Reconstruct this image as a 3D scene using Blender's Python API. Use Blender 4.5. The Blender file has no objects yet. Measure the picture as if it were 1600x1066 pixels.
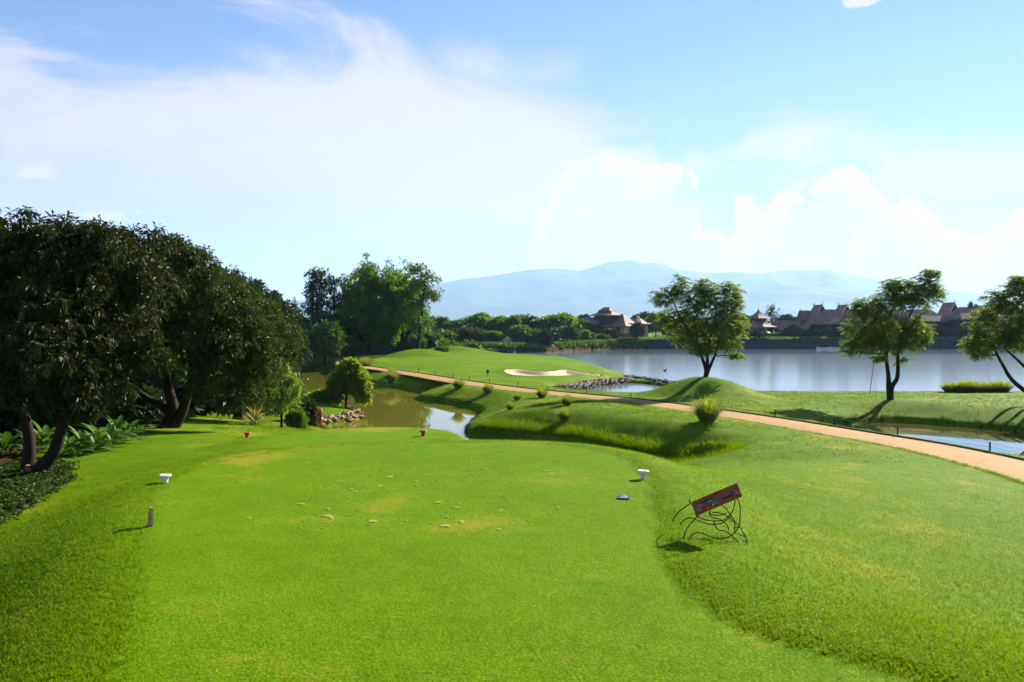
# Golf course beside a lake: tee ground, creek, path, green, lakeside houses, hazy mountains.
import bpy, math, random
import numpy as np
from math import radians, pi, sin, cos, tan, atan2, sqrt

scene = bpy.context.scene
COL = scene.collection

# ------------------------------------------------------------------ camera, sky, sun, exposure
H = 5.4                      # eye height above the water level (z = 0)
F = 1300.0                   # focal length in units of a 1600-wide frame
YH = 510.0                   # row of the horizon in that frame
cam_d = bpy.data.cameras.new('camera')
cam = bpy.data.objects.new('camera', cam_d)
COL.objects.link(cam)
cam.location = (0, 0, H)
cam.rotation_euler = (pi / 2, 0, 0)
cam_d.sensor_width = 36.0
cam_d.lens = F / 1600 * 36.0
cam_d.shift_y = -(533 - YH) / 1600
cam_d.clip_start = 0.1
cam_d.clip_end = 60000
scene.camera = cam

SUN_AZ = radians(43)         # to the right of the view direction (+y), i.e. towards +x
SUN_EL = radians(27.5)
SUN_STRENGTH = 5.0
SKY_STRENGTH = 0.044 
EXPOSURE = 1.75
sd = bpy.data.lights.new('sun', 'SUN')
sd.energy = SUN_STRENGTH
sd.angle = radians(0.6)
sd.color = (1.0, 0.91, 0.76)
sun = bpy.data.objects.new('sun', sd)
COL.objects.link(sun)
sdir = (sin(SUN_AZ) * cos(SUN_EL), cos(SUN_AZ) * cos(SUN_EL), sin(SUN_EL))
import mathutils
sun.rotation_euler = mathutils.Vector(sdir).to_track_quat('Z', 'Y').to_euler()
sun.location = (60, 40, 60)

vs = scene.view_settings
scene.display_settings.display_device = 'sRGB'
vs.view_transform = 'Standard'
vs.look = 'None'
vs.exposure = EXPOSURE
vs.gamma = 1.0
vs.use_curve_mapping = False
scene.render.engine = 'CYCLES'
cy = scene.cycles
cy.use_denoising = True
cy.max_bounces = 6
cy.diffuse_bounces = 2
cy.glossy_bounces = 3
cy.transmission_bounces = 4
cy.volume_bounces = 1
cy.transparent_max_bounces = 6
cy.use_adaptive_sampling = True
cy.adaptive_threshold = 0.015
cy.sample_clamp_indirect = 4.0


class NT:
    """small helper for node trees"""
    def __init__(self, tree):
        self.t = tree

    def n(self, kind, **kw):
        nd = self.t.nodes.new(kind)
        for k, v in kw.items():
            setattr(nd, k, v)
        return nd

    def link(self, a, b):
        self.t.links.new(a, b)

    def put(self, sock, v):
        if v is None:
            return
        if hasattr(v, 'is_output'):
            self.link(v, sock)
        else:
            if isinstance(v, (tuple, list)) and len(v) == 3 and sock.type == 'RGBA':
                v = (*v, 1.0)
            sock.default_value = v

    def m(self, op, a, b=None, c=None, clamp=False):
        nd = self.n('ShaderNodeMath', operation=op, use_clamp=clamp)
        for s, v in zip(nd.inputs, (a, b, c)):
            self.put(s, v)
        return nd.outputs[0]

    def step(self, x, lo, hi, a=0.0, b=1.0):
        nd = self.n('ShaderNodeMapRange', interpolation_type='SMOOTHSTEP')
        for s, v in zip(nd.inputs, (x, lo, hi, a, b)):
            self.put(s, v)
        return nd.outputs[0]

    def mix(self, f, a, b, mode='MIX'):
        nd = self.n('ShaderNodeMix', data_type='RGBA', blend_type=mode)
        self.put(nd.inputs[0], f)
        self.put(nd.inputs[6], a)
        self.put(nd.inputs[7], b)
        return nd.outputs[2]

    def noise(self, vec, scale, detail=4, rough=0.55, dist=0.0):
        nd = self.n('ShaderNodeTexNoise')
        if vec is not None:
            self.link(vec, nd.inputs['Vector'])
        nd.inputs['Scale'].default_value = scale
        nd.inputs['Detail'].default_value = detail
        nd.inputs['Roughness'].default_value = rough
        nd.inputs['Distortion'].default_value = dist
        return nd.outputs['Fac']

    def scalevec(self, vec, s):
        nd = self.n('ShaderNodeMapping')
        self.link(vec, nd.inputs['Vector'])
        nd.inputs['Scale'].default_value = s
        return nd.outputs['Vector']

    def curve(self, x, pts):
        """x in 0..1 -> linear interpolation through pts"""
        nd = self.n('ShaderNodeFloatCurve')
        c = nd.mapping.curves[0]
        nd.mapping.use_clip = False
        pts = sorted(pts)
        c.points[0].location = pts[0]
        c.points[1].location = pts[-1]
        for p in pts[1:-1]:
            c.points.new(*p)
        for p in c.points:
            p.handle_type = 'VECTOR'
        nd.mapping.update()
        self.link(x, nd.inputs['Value'])
        return nd.outputs[0]

    def ramp(self, x, stops):
        nd = self.n('ShaderNodeValToRGB')
        cr = nd.color_ramp
        cr.elements[0].position = stops[0][0]
        cr.elements[0].color = (*stops[0][1], 1)
        cr.elements[1].position = stops[-1][0]
        cr.elements[1].color = (*stops[-1][1], 1)
        for p, c in stops[1:-1]:
            e = cr.elements.new(p)
            e.color = (*c, 1)
        self.put(nd.inputs[0], x)
        return nd.outputs[0]


def build_world():
    w = bpy.data.worlds.new('World')
    scene.world = w
    w.use_nodes = True
    w.node_tree.nodes.clear()
    q = NT(w.node_tree)
    out = q.n('ShaderNodeOutputWorld')
    bg = q.n('ShaderNodeBackground')
    sky = q.n('ShaderNodeTexSky', sky_type='NISHITA')
    sky.sun_disc = False
    sky.sun_elevation = SUN_EL
    sky.sun_rotation = SUN_AZ
    sky.air_density = 1.0
    sky.dust_density = 0.0
    sky.ozone_density = 2.2
    tc = q.n('ShaderNodeTexCoord')
    d = tc.outputs['Generated']
    sep = q.n('ShaderNodeSeparateXYZ')
    q.link(d, sep.inputs[0])
    x, y, z = sep.outputs
    az = q.m('ARCTAN2', x, y)
    hor = q.m('SQRT', q.m('ADD', q.m('MULTIPLY', x, x), q.m('MULTIPLY', y, y)))
    te = q.m('DIVIDE', z, q.m('MAXIMUM', hor, 0.001))       # tangent of the elevation

    A0, A1 = -0.70, 0.70

    def conv(px, py):
        a = math.atan((px - 800) / F)
        return ((a - A0) / (A1 - A0), (YH - py) / F * cos(a))

    u = q.step(az, A0, A1)
    u.node.interpolation_type = 'LINEAR'
    fine = q.noise(d, 22, 7, 0.62)
    mid = q.noise(d, 9, 5, 0.55)
    stretched = q.scalevec(d, (1.0, 1.0, 3.2))
    streak = q.noise(stretched, 3.2, 6, 0.6, 0.6)
    broad = q.noise(stretched, 1.6, 3, 0.5)

    # base: clear sky, the blue paling towards the horizon as in humid air
    base = q.mix(1.0, sky.outputs[0], (.78, .87, 1.08), 'MULTIPLY')
    # high veil (cirrostratus): upper and lower limit change with azimuth
    up = q.curve(u, [conv(-300, 190), conv(0, 140), conv(200, 105), conv(400, 75), conv(600, 80), conv(760, 108), conv(900, 150),
                     conv(1020, 205), conv(1045, 300), conv(1120, 420), conv(1900, 470)])
    lo = q.curve(u, [conv(-300, 330), conv(0, 310), conv(400, 340), conv(700, 390), conv(850, 370), conv(1000, 400), conv(1900, 480)])
    wob = q.m('MULTIPLY', q.m('SUBTRACT', streak, 0.5), 0.33)
    veil = q.m('MULTIPLY',
               q.step(q.m('ADD', q.m('SUBTRACT', up, te), wob), -0.035, 0.06),
               q.step(q.m('SUBTRACT', te, lo), -0.11, 0.10))
    veil = q.m('MULTIPLY', veil, q.step(q.m('ADD', q.m('MULTIPLY', broad, .5), q.m('MULTIPLY', streak, .5)), 0.34, 0.56, 0.45, 1.0))
    # thin streaks above it
    top_lim = q.curve(u, [conv(-300, -200), conv(0, -120), conv(300, -30), conv(460, 40), conv(640, 90), conv(700, 130), conv(1900, 300)])
    cir = q.m('MULTIPLY', q.step(streak, 0.44, 0.62), q.step(q.m('ADD', q.m('SUBTRACT', top_lim, te), wob), -0.05, 0.05))
    cir2 = q.m('MULTIPLY', q.step(q.noise(q.scalevec(d, (1, 1, 4)), 2.1, 6, 0.6, 0.8), 0.55, 0.85), 0.55)
    veil = q.m('MAXIMUM', veil, q.m('MULTIPLY', cir, 0.85))
    veil = q.m('MAXIMUM', veil, q.m('MULTIPLY', cir2, q.step(te, 0.40, 0.8)))
    # cumulus bank low over the mountains
    uw = q.m('ADD', u, q.m('MULTIPLY', q.m('SUBTRACT', q.noise(d, 15, 5, .6), .5), .045))
    cu = q.curve(uw, [conv(-400, 470), conv(300, 480), conv(700, 455), conv(800, 425), conv(815, 395), conv(838, 350), conv(850, 315), conv(880, 275),
                     conv(905, 262), conv(950, 255), conv(1000, 252), conv(1040, 258), conv(1075, 258), conv(1098, 268), conv(1102, 320), conv(1112, 360),
                     conv(1135, 345), conv(1150, 318), conv(1185, 298), conv(1230, 292), conv(1290, 280), conv(1330, 268), conv(1355, 268),
                     conv(1370, 292), conv(1420, 308), conv(1458, 325), conv(1475, 350), conv(1530, 350), conv(1570, 345), conv(1600, 325),
                     conv(1700, 340), conv(1900, 400)])
    bil = q.m('ADD', q.m('MULTIPLY', q.m('SUBTRACT', fine, 0.5), 0.085), q.m('MULTIPLY', q.m('SUBTRACT', mid, 0.5), 0.11))
    depth = q.m('ADD', q.m('SUBTRACT', cu, te), bil)
    cmask = q.step(depth, -0.001, 0.008)
    hole = q.step(q.m('ADD', q.noise(d, 13, 6, 0.6), q.m('MULTIPLY', te, 0.3)), 0.62, 0.66)
    cmask = q.m('MULTIPLY', cmask, q.m('SUBTRACT', 1.0, q.m('MULTIPLY', hole, 0.8)))
    cmask = q.m('MULTIPLY', cmask, q.step(te, 0.0, 0.03))
    edge = q.m('MULTIPLY', q.step(depth, 0.0, 0.07, 1.0, 0.0), 1.0)
    edge = q.m('MAXIMUM', edge, q.m('MULTIPLY', q.step(q.noise(d, 30, 6, .65), .48, .66), .8))

    # a few small separate clouds: (px, py, half width, half height)
    small = None
    for (px, py, hw, hh) in [(55, 272, 44, 17), (157, 339, 36, 12), (216, 333, 6, 5), (1346, 2, 34, 17), (756, 405, 14, 6), (800, 420, 9, 4), (-330, 300, 60, 20), (1860, 120, 60, 25)]:
        a = math.atan((px - 800) / F)
        t = (YH - py) / F * cos(a)
        ax = q.m('DIVIDE', q.m('SUBTRACT', az, a), hw / F * cos(a) ** 2)
        ez = q.m('SUBTRACT', te, t)
        up_ = q.m('MAXIMUM', q.m('DIVIDE', ez, hh / F), q.m('DIVIDE', ez, -hh / F * 0.55))
        r = q.m('SQRT', q.m('ADD', q.m('MULTIPLY', ax, ax), q.m('MULTIPLY', up_, up_)))
        k = q.step(q.m('ADD', r, q.m('MULTIPLY', q.m('SUBTRACT', q.noise(d, 42, 5, 0.6), 0.5), 1.7)), 1.05, 0.45)
        small = k if small is None else q.m('MAXIMUM', small, k)

    # everything in one Background: physical sky plus the lit cloud layers in the same units
    inv = 1.0 / SKY_STRENGTH
    def lit(c):
        return tuple(v * inv / 2 ** EXPOSURE for v in c)      # c = radiance as it would show on the picture
    hz = q.step(te, 0.40, 0.0)
    base = q.mix(q.m('MULTIPLY', hz, 0.36), base, lit((0.64, 0.70, 0.97)))
    col = q.mix(q.m('MULTIPLY', veil, 0.93), base, lit((0.87, 0.79, 0.93)))
    ccol = q.mix(edge, lit((0.74, 0.80, .90)), lit((1.08, 0.97, .94)))
    col = q.mix(q.m('MULTIPLY', cmask, 0.95), col, ccol)
    col = q.mix(q.m('MULTIPLY', small, 0.85), col, lit((0.95, 0.86, 0.86)))
    q.link(col, bg.inputs[0])
    bg.inputs[1].default_value = SKY_STRENGTH
    q.link(bg.outputs[0], out.inputs['Surface'])


build_world()

# ------------------------------------------------------------------ general helpers
def P(px, py, z=0.0):
    """point of the place at height z seen at (px, py) of the survey photograph"""
    d = (H - z) * F / (py - YH)
    return ((px - 800) / F * d, d, z)


def PD(px, d):
    return (px - 800) / F * d


def new_mat(name):
    m = bpy.data.materials.new(name)
    m.use_nodes = True
    m.node_tree.nodes.clear()
    return m, NT(m.node_tree)


def simple(name, col, rough=0.7, spec=0.4, var=0.25, scale=6.0, bump=0.15, metallic=0.0, coat=0.0, detail=5):
    m, q = new_mat(name)
    out = q.n('ShaderNodeOutputMaterial')
    b = q.n('ShaderNodeBsdfPrincipled')
    tc = q.n('ShaderNodeTexCoord')
    nz = q.noise(tc.outputs['Object'], scale, detail, 0.6)
    c = q.mix(nz, tuple(v * (1 - var) for v in col), tuple(min(v * (1 + var), 1) for v in col))
    q.link(c, b.inputs['Base Color'])
    b.inputs['Roughness'].default_value = rough
    b.inputs['Specular IOR Level'].default_value = spec
    b.inputs['Metallic'].default_value = metallic
    b.inputs['Coat Weight'].default_value = coat
    if bump:
        bp = q.n('ShaderNodeBump')
        bp.inputs['Strength'].default_value = bump
        bp.inputs['Distance'].default_value = 0.02
        q.link(q.noise(tc.outputs['Object'], scale * 4, 4), bp.inputs['Height'])
        q.link(bp.outputs[0], b.inputs['Normal'])
    q.link(b.outputs[0], out.inputs[0])
    return m


def leaf_mat(name, c0, c1, trans, rough=0.45, spec=0.5, tf=0.3, patch=0.0):
    """leaves: each leaf gets a shade of its own between c0 and c1; light comes through a little"""
    m, q = new_mat(name)
    out = q.n('ShaderNodeOutputMaterial')
    g = q.n('ShaderNodeNewGeometry')
    rnd = g.outputs['Random Per Island']
    c = q.mix(rnd, c0, c1)
    if patch:      # lusher and drier patches of a lawn
        o = q.n('ShaderNodeTexCoord').outputs['Object']
        pn = q.m('ADD', q.m('ADD', q.m('MULTIPLY', q.noise(o, .45, 4, .6), .42), q.m('MULTIPLY', q.noise(o, 2.6, 4, .65), .34)), q.m('MULTIPLY', q.noise(q.scalevec(o, (.6, 1.6, 1)), 9.0, 3, .6), .24))
        c = q.mix(q.step(pn, .53, .66, 0, patch), c, (.25, .21, .012))
        c = q.mix(q.step(pn, .485, .36, 0, patch), c, (.026, .080, .002))
    b = q.n('ShaderNodeBsdfPrincipled')
    q.link(c, b.inputs['Base Color'])
    b.inputs['Roughness'].default_value = rough
    b.inputs['Specular IOR Level'].default_value = spec
    t = q.n('ShaderNodeBsdfTranslucent')
    t.inputs[0].default_value = (*trans, 1)
    mx = q.n('ShaderNodeMixShader')
    mx.inputs[0].default_value = tf
    q.link(b.outputs[0], mx.inputs[1])
    q.link(t.outputs[0], mx.inputs[2])
    q.link(mx.outputs[0], out.inputs[0])
    return m


def mesh_from(name, verts, faces, mat=None, smooth=True):
    """verts (n,3); faces: array (m,3) or (m,4), or list of polygons"""
    me = bpy.data.meshes.new(name)
    verts = np.asarray(verts, dtype=np.float32).reshape(-1, 3)
    if isinstance(faces, np.ndarray):
        faces = [faces]
    if len(faces) and isinstance(faces[0], np.ndarray):
        arrs = [f for f in faces if len(f)]
        loops = np.concatenate([a.ravel() for a in arrs]).astype(np.int32)
        tot = np.concatenate([np.full(len(a), a.shape[1], np.int32) for a in arrs])
    else:
        loops = np.array([i for f in faces for i in f], np.int32)
        tot = np.array([len(f) for f in faces], np.int32)
    start = np.concatenate([[0], np.cumsum(tot)[:-1]]).astype(np.int32)
    me.vertices.add(len(verts))
    me.vertices.foreach_set('co', verts.ravel())
    me.loops.add(len(loops))
    me.loops.foreach_set('vertex_index', loops)
    me.polygons.add(len(tot))
    me.polygons.foreach_set('loop_start', start)
    me.polygons.foreach_set('loop_total', tot)
    me.polygons.foreach_set('use_smooth', np.full(len(tot), smooth, bool))
    me.update(calc_edges=True)
    me.validate()
    if mat is not None:
        for mm in (mat if isinstance(mat, (list, tuple)) else [mat]):
            me.materials.append(mm)
    return me


class MB:
    """collects verts and polygons of one mesh"""
    def __init__(self):
        self.v, self.f, self.n = [], [], 0

    def add(self, v, f):
        v = np.asarray(v, float).reshape(-1, 3)
        self.v.append(v)
        self.f += [tuple(int(i) + self.n for i in p) for p in f]
        self.n += len(v)

    def box(self, c, s, rz=0.0, tilt=None):
        x, y, z = (k / 2 for k in s)
        v = np.array([(-x, -y, -z), (x, -y, -z), (x, y, -z), (-x, y, -z), (-x, -y, z), (x, -y, z), (x, y, z), (-x, y, z)], float)
        if tilt is not None:
            v = v @ np.array(tilt).T
        cr, sr = cos(rz), sin(rz)
        v = v @ np.array([[cr, -sr, 0], [sr, cr, 0], [0, 0, 1]]).T + np.array(c)
        self.add(v, [(0, 3, 2, 1), (4, 5, 6, 7), (0, 1, 5, 4), (1, 2, 6, 5), (2, 3, 7, 6), (3, 0, 4, 7)])

    def prism(self, poly_bottom, poly_top):
        """two rings of the same length joined and capped"""
        n = len(poly_bottom)
        v = list(poly_bottom) + list(poly_top)
        f = [tuple(range(n - 1, -1, -1)), tuple(range(n, 2 * n))]
        f += [(i, (i + 1) % n, n + (i + 1) % n, n + i) for i in range(n)]
        self.add(v, f)

    def lathe(self, prof, k=20, c=(0, 0, 0)):
        n = len(prof)
        v = [(c[0] + r * cos(2 * pi * j / k), c[1] + r * sin(2 * pi * j / k), c[2] + z) for r, z in prof for j in range(k)]
        f = [(i * k + j, i * k + (j + 1) % k, (i + 1) * k + (j + 1) % k, (i + 1) * k + j) for i in range(n - 1) for j in range(k)]
        f += [tuple(range(k - 1, -1, -1)), tuple((n - 1) * k + j for j in range(k))]
        self.add(v, f)

    def tube(self, pts, rad, k=8):
        v, f = tube_arrays(pts, rad, k)
        self.add(v, [tuple(p) for p in f])

    def mesh(self, name, mat, smooth=False):
        return mesh_from(name, np.concatenate(self.v), self.f, mat, smooth)


def tube_arrays(pts, rad, k=6):
    pts = np.asarray(pts, float)
    n = len(pts)
    rad = np.broadcast_to(np.asarray(rad, float), (n,))
    tan_ = np.gradient(pts, axis=0)
    tan_ /= np.linalg.norm(tan_, axis=1, keepdims=True) + 1e-9
    ref = np.array([0.31, 0.17, 0.93]) if abs(tan_[0][2]) < 0.8 else np.array([1.0, 0.1, 0.0])
    a = np.cross(tan_, ref)
    a /= np.linalg.norm(a, axis=1, keepdims=True) + 1e-9
    b = np.cross(tan_, a)
    th = np.arange(k) * 2 * pi / k
    v = pts[:, None, :] + rad[:, None, None] * (np.cos(th)[None, :, None] * a[:, None, :] + np.sin(th)[None, :, None] * b[:, None, :])
    v = v.reshape(-1, 3)
    i = np.arange(n - 1)[:, None] * k
    j = np.arange(k)[None, :]
    j2 = (j + 1) % k
    f = np.stack([i + j, i + j2, i + k + j2, i + k + j], -1).reshape(-1, 4)
    v = np.concatenate([v, pts[-1:]])
    cap = np.array([[(n - 1) * k + jj, (n - 1) * k + (jj + 1) % k, len(v) - 1, len(v) - 1] for jj in range(k)])
    capt = cap[:, :3]
    return v, list(f) + list(capt)


def tubes_mesh(name, tubes, mat, k=6):
    V, Q, T, n = [], [], [], 0
    for pts, rad in tubes:
        v, f = tube_arrays(pts, rad, k)
        V.append(v)
        Q += [[int(i) + n for i in p] for p in f]
        n += len(v)
    return mesh_from(name, np.concatenate(V), Q, mat, True)


def obj(name, me, parent=None, loc=None):
    o = bpy.data.objects.new(name, me)
    COL.objects.link(o)
    if parent is not None:
        o.parent = parent
    if loc is not None:
        o.location = loc
    return o


def tag(o, label=None, cat=None, group=None, kind=None):
    if label:
        o['label'] = label
    if cat:
        o['category'] = cat
    if group:
        o['group'] = group
    if kind:
        o['kind'] = kind
    return o


def thing(name, label, cat, loc=(0, 0, 0), rz=0.0, group=None, scale=1.0):
    o = bpy.data.objects.new(name, None)
    o.empty_display_size = 0.2
    COL.objects.link(o)
    o.location = loc
    o.rotation_euler = (0, 0, rz)
    if scale != 1.0:
        o.scale = (scale,) * 3 if not isinstance(scale, tuple) else scale
    return tag(o, label, cat, group)


def copy_tree(o, parent=None):
    c = o.copy()
    COL.objects.link(c)
    c.parent = parent
    for ch in list(o.children):
        copy_tree(ch, c)
    return c


def sstep(x, a, b):
    t = np.clip((x - a) / (b - a), 0, 1)
    return t * t * (3 - 2 * t)


def seg_dist(X, Y, poly, closed=True):
    """distance to a polyline, arrays X, Y of any shape"""
    d = np.full(X.shape, 1e9)
    n = len(poly)
    for i in range(n if closed else n - 1):
        x0, y0 = poly[i][:2]
        x1, y1 = poly[(i + 1) % n][:2]
        dx, dy = x1 - x0, y1 - y0
        t = np.clip(((X - x0) * dx + (Y - y0) * dy) / (dx * dx + dy * dy + 1e-12), 0, 1)
        d = np.minimum(d, np.hypot(X - x0 - t * dx, Y - y0 - t * dy))
    return d


def inside(X, Y, poly):
    r = np.zeros(X.shape, bool)
    n = len(poly)
    for i in range(n):
        x0, y0 = poly[i][:2]
        x1, y1 = poly[(i + 1) % n][:2]
        if y0 == y1:
            continue
        c = ((y0 > Y) != (y1 > Y)) & (X < (x1 - x0) * (Y - y0) / (y1 - y0) + x0)
        r ^= c
    return r


def sdist(X, Y, poly):
    """signed distance: positive outside"""
    d = seg_dist(X, Y, poly)
    return np.where(inside(X, Y, poly), -d, d)


def chaikin(poly, it=2, closed=True):
    p = [tuple(a[:2]) for a in poly]
    for _ in range(it):
        n = len(p)
        o = [] if closed else [p[0]]
        for i in range(n if closed else n - 1):
            a, b = p[i], p[(i + 1) % n]
            o += [(a[0] * .75 + b[0] * .25, a[1] * .75 + b[1] * .25), (a[0] * .25 + b[0] * .75, a[1] * .25 + b[1] * .75)]
        if not closed:
            o.append(p[-1])
        p = o
    return p


def vnoise(x, y, seed=0):
    """smooth value noise"""
    xi, yi = np.floor(x).astype(np.int64), np.floor(y).astype(np.int64)
    fx, fy = x - xi, y - yi
    fx, fy = fx * fx * (3 - 2 * fx), fy * fy * (3 - 2 * fy)

    def h(a, b):
        n = (a * 374761393 + b * 668265263 + seed * 974634) & 0x7fffffff
        n = ((n ^ (n >> 13)) * 1274126177) & 0x7fffffff
        return ((n ^ (n >> 16)) & 0xffff) / 65535.0
    return (h(xi, yi) * (1 - fx) + h(xi + 1, yi) * fx) * (1 - fy) + (h(xi, yi + 1) * (1 - fx) + h(xi + 1, yi + 1) * fx) * fy


def fbm(x, y, o=4, seed=0):
    r, a, s = 0, 0.5, 1.0
    for k in range(o):
        r = r + a * (vnoise(x * s, y * s, seed + k * 17) - 0.5)
        a *= 0.5
        s *= 2.03
    return r

# ------------------------------------------------------------------ the lie of the land
LAKE = [(90, 58), (45, 60), (31, 60), (24, 61.5), (21.7, 62.7), (18.5, 64.5), (16, 70), (14.8, 77), (14.2, 80.5), (11.9, 86.0),
        (12.3, 89), (11.5, 97), (10, 108), (6, 117), (-2, 123), (-12, 128), (-22, 140), (-18, 160), (-8, 167), (0, 167), (6.6, 171), (14, 184),
        (22.5, 194), (30.8, 200), (46, 201), (77, 201), (123, 201), (200, 202), (300, 206), (380, 180), (380, 80), (200, 50)]
INNER = [(3.7, 67.6), (5.8, 71.2), (8.1, 75.5), (11.05, 79.8), (12.6, 78), (14.0, 73.9), (13.2, 67), (11.6, 62.0), (9, 59.2), (6.2, 59.8), (4.4, 62.8)]
POND = [(18.4, 45.4), (20.2, 46.8), (21.6, 46.8), (22.9, 45.9), (24, 44.7), (25.3, 43.3), (25.9, 42), (27.5, 39), (29, 36), (28, 30), (24, 29.3), (20.8, 30.6),
        (19.2, 32.8), (18.1, 35.3), (17.5, 38.3), (17.2, 42.2)]
CREEK = [(6.9, 30.6), (3, 36.2), (-1, 40.3), (-2.5, 41.3), (-2.4, 45.3), (-1.7, 51.6), (-3.1, 55.7), (-4.95, 58.5), (-7.4, 61), (-6.5, 67.5), (-8.7, 70.9),
         (-11.4, 73.9), (-13.4, 76.3), (-16.8, 85.6), (-21.6, 100), (-27.8, 103), (-33, 103), (-45, 101), (-47, 90), (-34, 84), (-24, 76), (-17.5, 66.9), (-14.2, 59.5),
         (-11.6, 54), (-10.2, 52), (-9.05, 50.1), (-8.8, 48.4), (-9.4, 46.6), (-10.2, 44.6), (-9, 40.5), (-5, 38), (-1, 36), (3, 32), (5.5, 29.6)]
LAKE_S, INNER_S, POND_S, CREEK_S = (chaikin(p, 2) for p in (LAKE, INNER, POND, CREEK))
TEE = chaikin([(-5.55, 13), (-5.5, 15.3), (-4.5, 17.1), (-2.2, 17.96), (.69, 17.9), (1.98, 16.6), (2.25, 14.1), (1.98, 11.6), (1.62, 9.3), (1.60, 7.9), (1.86, 6.84),
               (2.45, 6.25), (2.95, 5.85), (3.6, 4), (3.5, -8), (-2.6, -8), (-2.5, 5), (-3.4, 7.6), (-4.6, 10.4)], 2)
TEE_FRONT = chaikin([(-6.6, 20.6), (-6.3, 22.6), (-4.8, 24.0), (-3.2, 24.3), (-1.9, 23.6), (-1.7, 22.0), (-2.2, 20.2), (-4, 19.5)], 2)
GREEN = chaikin([(-13, 84), (-9.5, 78), (-4, 76.5), (2, 78), (5.2, 84), (5.8, 92), (4.5, 99), (-1, 103), (-8, 102), (-12.5, 96)], 2)
BUNKER = chaikin([P(783, 579, 1.25)[:2], P(800, 586, 1.1)[:2], P(822, 588, 1.05)[:2], P(860, 588, 1.0)[:2], P(900, 586, .95)[:2], P(940, 584, .95)[:2],
                  P(938, 582, 1.0)[:2], P(905, 580, 1.1)[:2], P(882, 575.5, 1.25)[:2], P(865, 579, 1.2)[:2], P(845, 580, 1.22)[:2], P(820, 577, 1.3)[:2], P(800, 577, 1.3)[:2]], 2)
# centre line of the cart path: x, y, z, half width
PATH = [(13.2, 14.5, 1.5, 1.25), (14.0, 19.5, 1.42, 1.2), (14.3, 23.4, 1.38, 1.2), (14.0, 28, 1.32, 1.15), (12.9, 31.9, 1.28, 1.1), (11.4, 37, 1.22, 1.1), (9.6, 42.5, 1.12, 1.1), (7.2, 48.3, 1.05, 1.1),
        (3.8, 53.5, 1.0, 1.1), (0.2, 58.3, 1.0, 1.1), (-3.6, 65, 1.0, 1.1), (-8.0, 73.8, 1.05, 1.0), (-12.2, 81, 1.15, .9), (-16.5, 88.5, 1.2, .85), (-20, 98, 1.15, .8), (-21.0, 108, 1.2, .8), (-24, 118, 1.3, .8)]


def smooth_path(pts, n=12):
    p = np.array(pts, float)
    out = []
    for i in range(len(p) - 1):
        p0, p1, p2, p3 = p[max(i - 1, 0)], p[i], p[i + 1], p[min(i + 2, len(p) - 1)]
        for t in np.arange(n) / n:
            out.append(0.5 * ((2 * p1) + (-p0 + p2) * t + (2 * p0 - 5 * p1 + 4 * p2 - p3) * t ** 2 + (-p0 + 3 * p1 - 3 * p2 + p3) * t ** 3))
    out.append(p[-1])
    return np.array(out)


PATH_S = smooth_path(PATH)

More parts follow.
